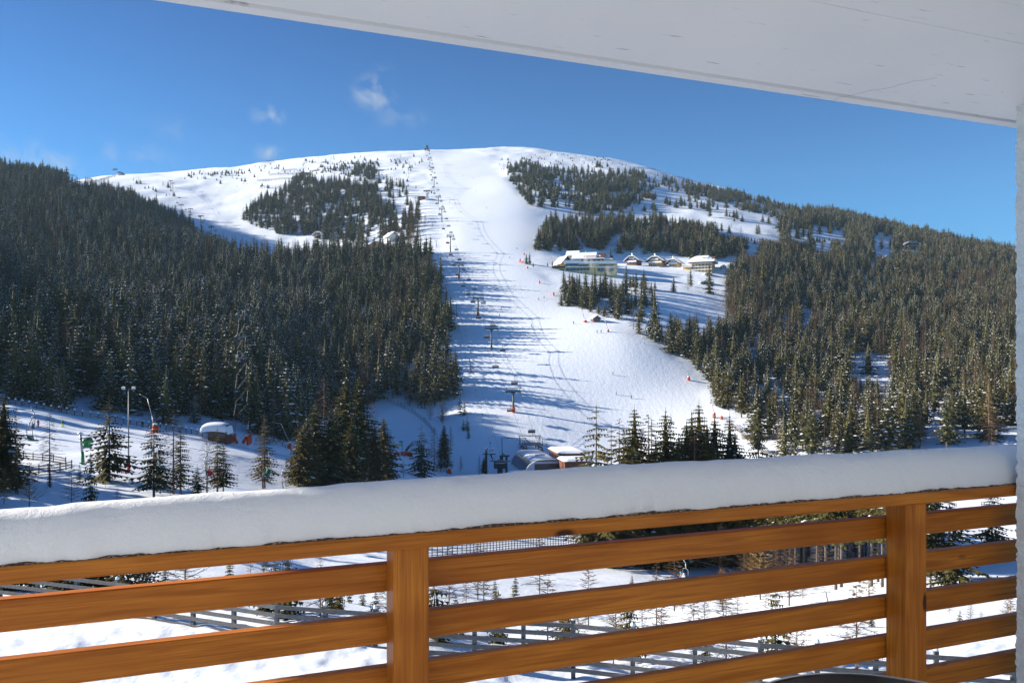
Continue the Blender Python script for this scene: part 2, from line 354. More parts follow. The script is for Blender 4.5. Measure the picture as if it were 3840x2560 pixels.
# ------------------------------------------------------------------ the balcony we stand on (frame: s along the rail, t outward, z up)
BA = math.atan2(.3608, .9326)
dR, nR = Vector((.9326, .3608, 0)), Vector((-.3608, .9326, 0))
T0, S0 = 2.70, .6096
BM = Matrix.Translation(dR * S0 + nR * T0) @ Matrix.Rotation(BA, 4, 'Z')
def rs(px, t=0.0):
    """position along the rail of a pixel column on the plane t; and its depth"""
    u = (px - CX) / F; y = (T0 + t) / (.9326 - .3608 * u)
    return (u * .9326 + .3608) * y - S0, y
def bthing(name, label, cat, s=0, t=0, z=0):
    o = empty(name, BM @ Vector((s, t, z)), BA, label, cat); return o

def wood_mat(name, along):
    m = bpy.data.materials.new(name); m.use_nodes = True
    n, l = m.node_tree.nodes, m.node_tree.links; p = n['Principled BSDF']
    p.inputs['Roughness'].default_value = .45; p.inputs['Specular IOR Level'].default_value = .2
    t = n.new('ShaderNodeTexCoord'); oi = n.new('ShaderNodeObjectInfo')
    off = n.new('ShaderNodeVectorMath'); off.operation = 'ADD'
    mulr = n.new('ShaderNodeVectorMath'); mulr.operation = 'SCALE'; mulr.inputs[0].default_value = (13.7, 7.3, 5.1)
    l.new(oi.outputs['Random'], mulr.inputs['Scale']); l.new(t.outputs['Object'], off.inputs[0]); l.new(mulr.outputs[0], off.inputs[1])
    def mapped(sc):
        mp = n.new('ShaderNodeMapping'); mp.inputs['Scale'].default_value = sc; l.new(off.outputs[0], mp.inputs['Vector']); return mp.outputs[0]
    st = (.35, 6, 6) if along == 'x' else (6, 6, .35)
    g1 = n.new('ShaderNodeTexNoise'); g1.inputs['Scale'].default_value = 6; g1.inputs['Detail'].default_value = 8; g1.inputs['Distortion'].default_value = .8
    l.new(mapped(st), g1.inputs['Vector'])
    st2 = (.8, 40, 40) if along == 'x' else (40, 40, .8)
    g2 = n.new('ShaderNodeTexNoise'); g2.inputs['Scale'].default_value = 4; g2.inputs['Detail'].default_value = 3; l.new(mapped(st2), g2.inputs['Vector'])
    big = n.new('ShaderNodeTexNoise'); big.inputs['Scale'].default_value = 1.6; big.inputs['Detail'].default_value = 2; l.new(mapped((1, 2, 2)), big.inputs['Vector'])
    def ramp(src, lo, hi):
        r = n.new('ShaderNodeMapRange'); r.inputs['From Min'].default_value = lo; r.inputs['From Max'].default_value = hi; l.new(src, r.inputs['Value']); return r.outputs[0]
    def mix(f, a, b):
        x = n.new('ShaderNodeMix'); x.data_type = 'RGBA'; l.new(f, x.inputs['Factor'])
        if isinstance(a, tuple): x.inputs['A'].default_value = (*a, 1)
        else: l.new(a, x.inputs['A'])
        if isinstance(b, tuple): x.inputs['B'].default_value = (*b, 1)
        else: l.new(b, x.inputs['B'])
        return x.outputs['Result']
    c = mix(ramp(g1.outputs['Fac'], .35, .65), (.40, .122, .014), (.62, .222, .028))
    dk = n.new('ShaderNodeMath'); dk.operation = 'MULTIPLY'; dk.inputs[1].default_value = .6; l.new(ramp(g2.outputs['Fac'], .48, .70), dk.inputs[0])
    c = mix(dk.outputs[0], c, (.27, .075, .009))
    bgm = n.new('ShaderNodeMath'); bgm.operation = 'MULTIPLY'; bgm.inputs[1].default_value = .6; l.new(ramp(big.outputs['Fac'], .5, .72), bgm.inputs[0])
    c = mix(bgm.outputs[0], c, (.30, .080, .008))
    vo = n.new('ShaderNodeTexVoronoi'); vo.inputs['Scale'].default_value = 1; vo.inputs['Randomness'].default_value = 1
    l.new(mapped((2.6, 7, 7) if along == 'x' else (7, 7, 2.6)), vo.inputs['Vector'])
    kn = n.new('ShaderNodeMapRange'); kn.inputs['From Min'].default_value = .13; kn.inputs['From Max'].default_value = .07; l.new(vo.outputs['Distance'], kn.inputs['Value'])
    c = mix(kn.outputs[0], c, (.06, .02, .008))
    l.new(c, p.inputs['Base Color'])
    b = n.new('ShaderNodeBump'); b.inputs['Strength'].default_value = .25; b.inputs['Distance'].default_value = .002; l.new(g2.outputs['Fac'], b.inputs['Height']); l.new(b.outputs[0], p.inputs['Normal'])
    return m
WX, WZ = wood_mat('rail_wood', 'x'), wood_mat('post_wood', 'z')

rail = bthing('balcony_railing', 'orange brown wooden balcony railing of wide horizontal boards between square posts', 'railing', 0, 0, -1.70)
def rpart(name, mb, m, parent=rail):
    o = mb.build(name, m, parent); return o
ZB = 1.70       # eye height above the balcony floor
PT = -.118
sp = [rs(1477, PT)[0], rs(3400, PT)[0]]; gap = sp[1] - sp[0]; PW = .5 * (rs(1604, PT)[0] - sp[0] + rs(3481, PT)[0] - sp[1])
posts = [sp[0] - gap, sp[0], sp[1], sp[1] + gap]
for s in posts:
    mb = MB(); mb.X = Matrix.Translation((s + PW / 2, -.0602, ZB - .628 - .48)) @ Matrix.Rotation(R(90), 4, 'Y')
    mb.bbox((0, 0, 0), (.96, PT * -1 - .002, PW), 0, 0, .006); rpart('post', mb, WZ)
L0, L1 = posts[0] - 1.2, posts[-1] + 1.0
cuts = [L0] + [s + PW / 2 for s in posts] + [L1]
for a, b in zip(cuts[:-1], cuts[1:]):
    for k in range(5):
        mb = MB(); mb.bbox((0, 0, 0), (b - a - .002, .042, .096), 0, 0, .004)
        o = mb.build('slat', WX, rail); o.location = ((a + b) / 2, .022, ZB - .7015 - .177 * k - .048)
RF = -.132
mb = MB(); mb.bbox((0, 0, 0), (L1 - L0, .25, .049), 0, 0, .007)
o = mb.build('handrail', WX, rail); o.location = ((L0 + L1) / 2, RF + .125, ZB - .6035)

# snow cushion on the handrail
rs_m = bpy.data.materials.new('rail_snow'); rs_m.use_nodes = True
n, l = rs_m.node_tree.nodes, rs_m.node_tree.links; p = n['Principled BSDF']
p.inputs['Base Color'].default_value = (.88, .89, .91, 1); p.inputs['Roughness'].default_value = .6; p.inputs['Specular IOR Level'].default_value = .2
p.inputs['Subsurface Weight'].default_value = .15; p.inputs['Subsurface Radius'].default_value = (.03, .035, .045); p.inputs['Subsurface Scale'].default_value = .6
t = n.new('ShaderNodeTexCoord')
pv = None
for sc, stg, ds in ((7, .16, .05), (60, .3, .010), (240, .4, .004)):
    q_ = n.new('ShaderNodeTexNoise'); q_.inputs['Scale'].default_value = sc; q_.inputs['Detail'].default_value = 4; l.new(t.outputs['Object'], q_.inputs['Vector'])
    b = n.new('ShaderNodeBump'); b.inputs['Strength'].default_value = stg; b.inputs['Distance'].default_value = ds; l.new(q_.outputs['Fac'], b.inputs['Height'])
    if pv: l.new(pv.outputs[0], b.inputs['Normal'])
    pv = b
l.new(pv.outputs[0], p.inputs['Normal'])
ns, nt = 520, 30
sv = np.linspace(L0, L1, ns); vsn, fsn = [], []
rngs = np.random.RandomState(4)
hp = np.interp(sv, [rs(x, .02)[0] for x in (0, 720, 1280, 2000, 2900, 3811)], [.132, .144, .159, .165, .168, .160]) + vnoise(sv / .9, sv * 0 + 3, 21) * .012 + vnoise(sv / .3, sv * 0 + 7, 22) * .005
fb = vnoise(sv / .12, sv * 0 + 1, 23) * .012 + vnoise(sv / .03, sv * 0 + 2, 24) * .010
for i, s in enumerate(sv):
    f0, f1 = -.108, .128
    for j in range(nt):
        a = math.pi * j / (nt - 1)
        ca, sa = math.cos(a), math.sin(a)
        tt = (f0 + f1) / 2 - (f1 - f0) / 2 * math.copysign(abs(ca), ca) * (1 + .05 * sa) + fb[i] * max(0, 1 - sa * 1.6) * (1 if ca > 0 else .3)
        zz = hp[i] * sa + float(vnoise(np.array(s / .08), np.array(j / 3.0), 25)) * .006 * sa
        vsn.append((s, tt, zz))
for i in range(ns - 1):
    for j in range(nt - 1):
        a = i * nt + j; fsn.append((a, a + 1, a + nt + 1, a + nt))
mb = MB(); mb.add(vsn, fsn, 0, True)
o = mb.build('snow_cushion', rs_m); o.matrix_world = BM @ Matrix.Translation((0, 0, -.5785)); fixn(o)
tag(o, 'thick rounded cushion of white snow lying along the wooden balcony handrail', 'snow')

n2 = 900; sv2 = np.linspace(L0, L1, n2); vs2 = []
e1 = RF + .010 + np.abs(vnoise(sv2 / .05, sv2 * 0 + 4, 26)) * .010 + np.abs(vnoise(sv2 / .012, sv2 * 0 + 5, 27)) * .008
for s, e in zip(sv2, e1): vs2 += [(s, e, 0), (s, -.09, .012), (s, -.09, 0)]
mb = MB(); mb.add(vs2, [(3 * i, 3 * i + 3, 3 * i + 4, 3 * i + 1) for i in range(n2 - 1)])
o = mb.build('frost_residue', mat('frost_residue', (.10, .055, .03), .9, var=(.42, .36, .32), vscale=70, bump=1, bscale=160, bdist=.01, lo=.5, hi=.62), rail); o.location = (0, 0, ZB - .5785)

# ceiling slab of the balcony above
cm = bpy.data.materials.new('ceiling_paint'); cm.use_nodes = True
n, l = cm.node_tree.nodes, cm.node_tree.links; p = n['Principled BSDF']; p.inputs['Roughness'].default_value = .6; p.inputs['Specular IOR Level'].default_value = .25
t = n.new('ShaderNodeTexCoord')
def spots(sc, st, lo, hi):
    mp = n.new('ShaderNodeMapping'); mp.inputs['Scale'].default_value = st; l.new(t.outputs['Object'], mp.inputs['Vector'])
    q_ = n.new('ShaderNodeTexNoise'); q_.inputs['Scale'].default_value = sc; q_.inputs['Detail'].default_value = 6; l.new(mp.outputs[0], q_.inputs['Vector'])
    r = n.new('ShaderNodeMapRange'); r.inputs['From Min'].default_value = lo; r.inputs['From Max'].default_value = hi; l.new(q_.outputs['Fac'], r.inputs['Value']); return r.outputs[0], q_
s1, _ = spots(9, (.5, 4.5, 1), .665, .74); s2, _ = spots(34, (1, 2, 1), .715, .77); s3, q3 = spots(1.2, (1, 1, 1), .3, .7)
mxa = n.new('ShaderNodeMath'); mxa.operation = 'MAXIMUM'; l.new(s1, mxa.inputs[0]); l.new(s2, mxa.inputs[1])
m1 = n.new('ShaderNodeMix'); m1.data_type = 'RGBA'; m1.inputs['A'].default_value = (.74, .75, .77, 1); m1.inputs['B'].default_value = (.80, .80, .81, 1); l.new(s3, m1.inputs['Factor'])
m2 = n.new('ShaderNodeMix'); m2.data_type = 'RGBA'; l.new(m1.outputs['Result'], m2.inputs['A']); m2.inputs['B'].default_value = (.25, .25, .27, 1); l.new(mxa.outputs[0], m2.inputs['Factor'])
l.new(m2.outputs['Result'], p.inputs['Base Color'])
q4 = n.new('ShaderNodeTexNoise'); q4.inputs['Scale'].default_value = 25; q4.inputs['Detail'].default_value = 6; l.new(t.outputs['Object'], q4.inputs['Vector'])
b = n.new('ShaderNodeBump'); b.inputs['Strength'].default_value = .15; b.inputs['Distance'].default_value = .01; l.new(q4.outputs['Fac'], b.inputs['Height']); l.new(b.outputs[0], p.inputs['Normal'])
SL, SR = -7.0, 5.2
c = bthing('balcony_ceiling', 'white painted concrete slab overhead with drip groove along its outer edge', 'ceiling', 0, 0, 1.15)
mb = MB(); mb.prism([(-3.6, 0), (-.661, 0), (-.658, .004), (-.655, 0), (.010, 0), (.014, .016), (.040, .016), (.043, 0), (.098, 0), (.104, .006), (.104, .22), (-3.6, .22)], SL, SR, 0, 'x')
o = mb.build('slab', cm, c); fixn(o)
# crack filler seams
mb = MB()
for (x0, y0), (x1, y1) in (((3120, 375), (3510, 288)),):
    pa, pb = rs(x0, 0), rs(x1, 0)
    pts = []
    for i in range(15):
        f = i / 14; px, py = x0 + (x1 - x0) * f + random.uniform(-4, 4), y0 + (y1 - y0) * f + random.uniform(-4, 4)
        d = 1.15 * F / (HZ - py); P_ = BM.inverted() @ Vector(((px - CX) / F * d, d, 0)); pts.append((P_.x, P_.y, -.0005))
    mb.path(pts, .0007, 4)
mb.build('crack', mat('crack', (.45, .45, .47), .9), c)

# side partition wall, house wall, floor, and an unseen block added to shade the railing
st_m = mat('stucco', (.88, .89, .90), .9, var=(.82, .83, .84), vscale=14, bump=.6, bscale=70, bdist=.02, spec=.1)
sW = rs(3811, -.14)[0]
mb = MB(); ny, nzv = 40, 240
def wallface(fn, na, nb_, mi=0):
    vs, fs = [], []
    for i in range(na):
        for j in range(nb_): vs.append(fn(i / (na - 1), j / (nb_ - 1)))
    for i in range(na - 1):
        for j in range(nb_ - 1):
            a = i * nb_ + j; fs.append((a, a + nb_, a + nb_ + 1, a + 1))
    mb.add(vs, fs, mi, True)
zz = lambda f: -1.70 + 2.849 * f
def jit(f, g, s): return float(vnoise(np.array(f * 260.), np.array(g * 60.), s)) * .009 + float(vnoise(np.array(f * 90.), np.array(g * 20.), s + 5)) * .006
wallface(lambda a, b: (sW + jit(b, a, 31), -.14 - a * 2.9 + (jit(b, 0, 32) if a == 0 else 0), zz(b)), 60, 240)
wallface(lambda a, b: (sW + a * .24 + (jit(b, 0, 31) if a == 0 else 0), -.14 + jit(b, a, 32) , zz(b)), 10, 240)
o = mb.build('partition_wall', st_m); o.matrix_world = BM; fixn(o)
mb2 = MB(); mb2.box((sW + .135, -1.62, -.276), (.21, 2.8, 2.846)); o2 = mb2.build('wall_core', st_m, o)
tag(o, 'rough white stucco partition wall closing the right end of the balcony', 'wall')
mb = MB(); mb.box((-1, -3.72, -.27), (12, .2, 2.86)); o = mb.build('house_wall', mat('house_paint', (.80, .82, .86), .85)); o.matrix_world = BM
tag(o, 'plain plastered house wall behind the balcony', 'wall')
mb = MB(); mb.box((-1, -1.72, -1.79), (12, 3.8, .18)); o = mb.build('balcony_floor', mat('floor_tile', (.50, .53, .58), .7)); o.matrix_world = BM
tag(o, kind='structure')
mb = MB(); mb.box((0, 0, 0), (1.2, 3.5, 22)); o = mb.build('shade_block', st_m); o.matrix_world = BM @ Matrix.Translation((-6.6, 6.25, -4.5))  # added out of view, sized to block the sun from most of the railing
tag(o, 'white plastered block added out of view left of the balcony to shade the railing', 'building')

# dark bistro table
u, yv = (3395 - CX) / F, 2.195 - .383
tb = empty('round_table', (u * yv, yv, -1.70), 0, 'round black glossy table with thin metal rim standing below the railing', 'table')
mb = MB(); mb.lathe([(0, .835), (.372, .835), (.372, .823), (0, .823)], 72); fixn(mb.build('table_top', mat('table_gloss', (.012, .011, .012), .12, spec=.6), tb))
mb = MB(); mb.lathe([(.3725, .838), (.380, .838), (.382, .832), (.382, .822), (.3725, .820), (.3725, .838)], 72); fixn(mb.build('rim', mat('rim_metal', (.25, .26, .28), .35, metal=.6), tb))
mb = MB(); mb.lathe([(.03, .822), (.03, .04)], 16); mb.build('pedestal', M['dark'], tb)
mb = MB(); mb.lathe([(0, .05), (.05, .045), (.24, .015), (.24, 0)], 32); mb.build('base', M['dark'], tb)
# ------------------------------------------------------------------ trees
def spruce_crown(seed, tiers, nb, tw, Rr=.155, base=.1, snow=.4, thin=1.0, H=20.0, core=True, gap=0.0, pw=.70):
    """drooping tiers of boughs built of needle fans, with clumps of snow lying on some of them"""
    rnd = random.Random(seed); mb = MB()
    for k in range(tiers):
        f = (k + rnd.uniform(-.3, .3)) / (tiers - 1); f = min(max(f, 0), 1)
        z = H * (base + (1 - base) * (f ** .92)) - .1
        Rk = H * Rr * ((1 - f) ** pw) * rnd.uniform(.8, 1.15) * (1 - .25 * max(0, .15 - f) / .15) + .12
        a0 = rnd.uniform(0, 6.28); nk = max(3, int(nb * (.6 + .4 * (1 - f))))
        for j in range(nk):
            if rnd.random() < gap: continue
            az = a0 + (j + rnd.uniform(-.3, .3)) * 2 * math.pi / nk
            r = Rk * rnd.uniform(.62, 1.12); dr = rnd.uniform(.28, .55) * (1 - .45 * f)
            c, s = math.cos(az), math.sin(az); sx, sy = -s, c
            def P(t, side=0.0, dz=0.0):
                rr = r * t
                return (c * rr + sx * side, s * rr + sy * side, z - r * (dr * t ** 1.25 - .16 * max(0, t - .55)) + dz)
            w0 = r * .36 * thin
            for m in range(tw):
                t = .22 + .72 * m / max(1, tw - 1) if tw > 1 else .6
                w = w0 * (1.12 - t) + .10
                hl = .9 / tw + .05
                for sg in (-1, 1):
                    mb.add([P(max(t - hl * .55, .03)), P(min(t + hl * .3, 1)), P(min(t + hl * .55, 1.05), sg * w * rnd.uniform(.7, 1.2), -w * rnd.uniform(.15, .5))], [(0, 1, 2)])
                if tw < 4 or m % 2 == 0:
                    mb.add([P(max(t - hl * .6, .02)), P(min(t + hl * .6, 1.02)), P(t, 0, -w * rnd.uniform(.5, 1.0) - .12)], [(0, 1, 2)])
            mb.add([P(.86), P(.9, .12 * w0 + .05), P(1.1, 0, .02)], [(0, 1, 2)])
            for _ in range(int(snow) + (1 if rnd.random() < snow % 1 else 0)):
                big = rnd.choice((.3, .35, .45, .5, .9)); t0 = rnd.uniform(.3, .75); t1 = min(t0 + rnd.uniform(.25, .5) * min(big, 1.1), 1.08); tm = (t0 + t1) / 2; ws = (w0 * rnd.uniform(.3, .65) + .07) * big; hs = rnd.uniform(.10, .24) * (.4 + .6 * big)
                mb.add([P(t0, 0, .02), P(tm, ws, -.05), P(t1, 0, .02), P(tm, -ws, -.05), P(tm, 0, hs)], [(0, 1, 4), (1, 2, 4), (2, 3, 4), (3, 0, 4)], 1)
    if core:
        n = 6; vs = []; 
        for f, rr in ((base * .8, .20), (.35, .30), (.7, .28), (1.0, .1)):
            Rk = H * Rr * max(1 - f, .02) ** .85 * rr
            vs += [(Rk * math.cos(i * 1.047), Rk * math.sin(i * 1.047), H * f) for i in range(n)]
        fs = [(q * n + i, q * n + (i + 1) % n, (q + 1) * n + (i + 1) % n, (q + 1) * n + i) for q in range(3) for i in range(n)]
        mb.add(vs, fs)
    mb.tube((0, 0, H * .96), (0, 0, H * 1.03), .05, .01, 4)
    return mb
def trunk(H, r, mi=0, lean=0.0, stubs=0, seed=1):
    rnd = random.Random(seed); mb = MB()
    z = -1.2; n = 6
    for i in range(n):
        f0, f1 = i / n, (i + 1) / n
        mb.tube((0, 0, -1.2 + (H + 1.2) * f0), (0, 0, -1.2 + (H + 1.2) * f1), r * (1 - f0 * .93), r * (1 - f1 * .93), 7, mi, False)
    for i in range(stubs):
        zz = H * rnd.uniform(.1, .5); a = rnd.uniform(0, 6.28); q = rnd.uniform(.4, 1.6)
        mb.tube((0, 0, zz), (q * math.cos(a), q * math.sin(a), zz - q * .3), .025, .008, 3, mi, False)
    return mb
def larch_crown(seed, nbr, tws, H=18.0, Rr=.15, base=.15, rb=.035, up=0.0, tuft=0):
    """leafless larch: whorls of thin boughs with fine hanging twigs"""
    rnd = random.Random(seed); mb = MB()
    for k in range(nbr):
        f = (k + .5) / nbr; z = H * (base + (1 - base) * f ** .9)
        r = H * Rr * ((1 - f) ** .75) * rnd.uniform(.55, 1.15) + .12
        az = k * 2.4 + rnd.uniform(-.5, .5); c, s = math.cos(az), math.sin(az)
        dz = lambda t: r * (up * t - (.30 - .25 * up) * t ** 1.4 + .14 * max(0, t - .5))
        P = lambda t: Vector((c * r * t, s * r * t, z + dz(t)))
        for t0, t1, r0, r1 in ((0, .5, rb, rb * .6), (.5, 1, rb * .6, rb * .2)): mb.tube(P(t0), P(t1), r0 * (1 - .5 * f), r1 * (1 - .5 * f), 3, 0, False)
        for m in range(tws):
            t = .2 + .8 * (m + rnd.random()) / tws; p0 = P(min(t, 1)); q = r * .36 * (1.15 - t) + .12
            a2 = az + rnd.choice((-1, 1)) * rnd.uniform(.5, 1.3)
            p1 = p0 + Vector((math.cos(a2) * q, math.sin(a2) * q, rnd.uniform(-.45, .25 + up * .6) * q))
            e = (p1 - p0).cross(Vector((0, 0, 1))); e = e.normalized() * rb * .55 if e.length > 1e-6 else Vector((rb, 0, 0))
            v = Vector((0, 0, rb * .5))
            mb.add([p0 - e, p0 + e, p1], [(0, 1, 2)]); mb.add([p0 - v, p0 + v, p1], [(0, 1, 2)])
    return mb

# prototypes: near ones finer than far ones
SPR_N = [(spruce_crown(s, 36, 11, 7, rr, b, sn, 1.0, core=c, gap=g).mesh('crown', [M['needle'], M['snow']]), trunk(20, .26, 0, 0, 12, s).mesh('trunk', M['bark']))
         for s, rr, b, sn, c, g in ((11, .25, .10, .16, True, .0), (12, .23, .12, .2, True, .05), (13, .28, .06, .16, True, .0), (14, .25, .18, .22, True, .05))]
SPR_O = [(spruce_crown(s, 26, 7, 7, rr, b, sn, .8, core=False, gap=.12).mesh('crown', [M['needle'], M['snow']]), trunk(20, .27, 0, 0, 20, s).mesh('trunk', M['bark']))
         for s, rr, b, sn in ((21, .31, .10, .08), (22, .20, .12, .06), (23, .26, .14, .15))]            # open-grown ones you can see through
SPR_T = [(spruce_crown(s, 24, 8, 5, .18, .42, .3, 1.0, core=True, gap=.1).mesh('crown', [M['needle'], M['snow']]), trunk(20, .22, 0, 0, 60, s).mesh('trunk', M['barkgrey']))
         for s in (31, 32)]                                                                               # stand trees with bare lower stems
SPR_F = [(spruce_crown(s, tr_, 7, 3, rr, bs, sn, 1.25, gap=gp, pw=pw_).mesh('crown', [M['needle_far'], M['snow']]), trunk(20, .24).mesh('trunk', M['bark']))
         for s, tr_, rr, sn, pw_, bs, gp in ((41, 19, .24, .55, .7, .06, 0), (42, 20, .19, .75, .6, .06, .05), (43, 18, .28, .45, .8, .05, 0), (44, 19, .22, 1.0, .7, .1, .05), (45, 21, .17, .5, .5, .15, .1), (46, 18, .26, .8, .9, .05, .05), (47, 16, .24, .35, .45, .2, .15), (48, 19, .21, .3, .75, .25, .1), (49, 20, .23, 1.5, .7, .05, 0), (50, 19, .26, 1.9, .65, .05, .05))]
LAR_N = [(larch_crown(s, 96, 18, 18, rr, .12, .045).mesh('crown', M['twig']), trunk(18, .20, 0).mesh('trunk', M['bark'])) for s, rr in ((51, .26), (52, .20), (53, .23))]
LAR_F = [(larch_crown(s, 64, 11, 18, rr, .12, .085).mesh('crown', M['twig']), trunk(18, .2).mesh('trunk', M['bark'])) for s, rr in ((61, .25), (62, .20), (63, .23))]
LAR_Y = [(larch_crown(s, 54, 14, 6, .32, .10, .034, up).mesh('crown', M[m_]), trunk(6, .075).mesh('trunk', M['barkgrey'])) for s, up, m_ in ((71, .3, 'twig'), (72, .45, 'gold'), (73, .2, 'twig'), (74, .7, 'gold'))]
SPR_Y = [(spruce_crown(s, 13, 7, 5, .24, .06, .12, .8, H=4.0, core=False, gap=.05).mesh('crown', [M['needle'], M['snow']]), trunk(4, .06).mesh('trunk', M['bark'])) for s in (81, 82, 83)]
HGT = {'N': 20, 'O': 20, 'T': 20, 'F': 20, 'LN': 18, 'LF': 18, 'LY': 6, 'SY': 4}
LIB = {'N': SPR_N, 'O': SPR_O, 'T': SPR_T, 'F': SPR_F, 'LN': LAR_N, 'LF': LAR_F, 'LY': LAR_Y, 'SY': SPR_Y}
def put_tree(name, kind, var, pos, h, label, cat, group, rot, wide=1.0):
    e = empty(name, pos, rot, label, cat, group); k_ = h / HGT[kind]; e.scale = (k_ * wide, k_ * wide, k_)
    lib = LIB[kind]; cr_, tr = lib[var % len(lib)]
    link('trunk', tr, e); link('crown', cr_, e)
    return e

rt = random.Random(5)
PLACED = []                 # plan positions of the single trees
def hand(px, base, top, kind, var, label, cat='tree', group=None, name=None, wide=1.0, dmin=36):
    p = ground(px, base, dmin); h = (base - top) / F * p.y
    nm = name or {'L': 'larch_tree', 'S': 'young_spruce'}.get(kind[0], 'spruce_tree')
    if kind == 'LY': nm = name or 'young_larch'
    if kind in ('N', 'O', 'LN'): wide *= 1.22
    PLACED.append((p.x, p.y)); return put_tree(nm, kind, var, p, h, label, cat, group, rt.uniform(0, 6.28), wide)

# the loose row of trees between the hotel and the beginners' slope
hand(14, 1838, 1478, 'N', 0, 'dense dark spruce cut off by the left edge, behind the hanging double chairs')
hand(60, 1848, 1528, 'LN', 1, 'bare thin larch beside the dark spruce at the left edge')
hand(66, 1852, 1655, 'O', 1, 'short dark spruce under the hanging double chairs')
hand(186, 1824, 1545, 'LN', 0, 'leafless larch with wide bare boughs, left of the green snow cannon')
hand(186, 1826, 1770, 'SY', 0, 'low dark spruce at the foot of the leafless larch')
hand(298, 1816, 1742, 'SY', 1, 'small slim spruce standing just below the green snow cannon')
hand(410, 1804, 1482, 'O', 0, 'open branched spruce with wide drooping boughs, right of the green snow cannon', wide=1.05)
hand(577, 1868, 1546, 'O', 2, 'open spruce hung with snow, overlapping an empty green chair')
hand(600, 1850, 1660, 'O', 1, 'slim spruce in front of the second double chair')
hand(650, 1852, 1512, 'LN', 2, 'tall brown larch with bushy bare top, left of the snow-roofed hut')
hand(677, 1852, 1580, 'O', 1, 'slender spruce between the brown larch and the snow-roofed hut')
hand(740, 1850, 1738, 'O', 0, 'small dark spruce below the thin bare larch near the hut')
hand(776, 1852, 1622, 'LN', 0, 'thin bare larch standing in front of the snow-roofed hut')
hand(815, 1846, 1604, 'O', 1, 'slim dark spruce crossing the front of the snow-roofed hut')
hand(837, 1846, 1650, 'O', 2, 'slim spruce right below the snow-roofed hut')
hand(992, 1830, 1548, 'O', 1, 'spruce with brown bushy top, between the hut and the bent snow lance')
hand(985, 1832, 1590, 'LN', 1, 'brown bare larch grown into the spruce left of the bent snow lance')
hand(1072, 1822, 1718, 'LN', 1, 'small dead larch between the bent lance and the big spruces')
hand(1118, 1828, 1572, 'LN', 2, 'bushy brown larch at the left side of the big spruce clump')
hand(1150, 1826, 1560, 'N', 2, 'dark green spruce at the left front of the big clump')
hand(1182, 1818, 1508, 'N', 0, 'broad olive spruce in the middle of the big clump')
hand(1215, 1804, 1408, 'LN', 0, 'tallest bare brown larch rising out of the big spruce clump', wide=.9)
hand(1262, 1806, 1520, 'N', 3, 'dark spruce filling the centre of the big clump')
hand(1297, 1804, 1402, 'N', 1, 'tallest narrow green spruce of the big clump')
hand(1345, 1798, 1412, 'N', 0, 'tall dense green spruce at the right of the big clump')
hand(1395, 1798, 1500, 'LN', 2, 'bare brown larch behind the bright olive spruce')
hand(1438, 1795, 1560, 'N', 2, 'bright olive spruce closing the right end of the big clump')
hand(1512, 1792, 1722, 'LN', 1, 'thin bare larch in front of the orange slide padding')
hand(1580, 1788, 1594, 'O', 0, 'lone spruce with wide boughs, right of the orange slide padding')
for px, b, t, kd, v, lb in ((1612, 1572, 1480, 'LY', 1, 'golden young larch below the forest edge by the lift line'), (1660, 1590, 1492, 'LY', 3, 'second golden young larch near the forest edge by the lift line'),
        (1658, 1578, 1530, 'SY', 0, 'snow-dusted bushy spruce under the golden young larches'), (1725, 1552, 1490, 'SY', 1, 'snowy young spruce at the lower corner of the left forest'),
        (1742, 1555, 1500, 'SY', 2, 'second snowy young spruce at the lower corner of the left forest'), (1752, 1612, 1560, 'SY', 0, 'bushy snow-laden spruce beside the drag lift track'),
        (1738, 1612, 1570, 'SY', 2, 'smaller bushy spruce beside the drag lift track'), (1757, 1642, 1600, 'SY', 1, 'dark little spruce below the bushy pair at the drag lift track'),
        (1628, 1770, 1598, 'LN', 0, 'bare larch right of the lone wide-boughed spruce'), (1652, 1768, 1650, 'O', 1, 'small spruce left of the white snow lance'),
        (1665, 1720, 1590, 'N', 1, 'dark young spruce above the white snow lance'), (1690, 1680, 1595, 'LN', 1, 'thin larch on the bank above the white snow lance'),
        (1675, 1765, 1655, 'O', 2, 'snow-dusted spruce directly behind the white snow lance'), (1728, 1768, 1705, 'LN', 2, 'small bare larch right of the white snow lance'),
        (1815, 1778, 1712, 'N', 1, 'olive spruce at the foot of the drag lift floodlight'), (1798, 1778, 1705, 'LN', 1, 'pinkish bare larch left of the drag lift floodlight')):
    hand(px, b, t, kd, v, lb)
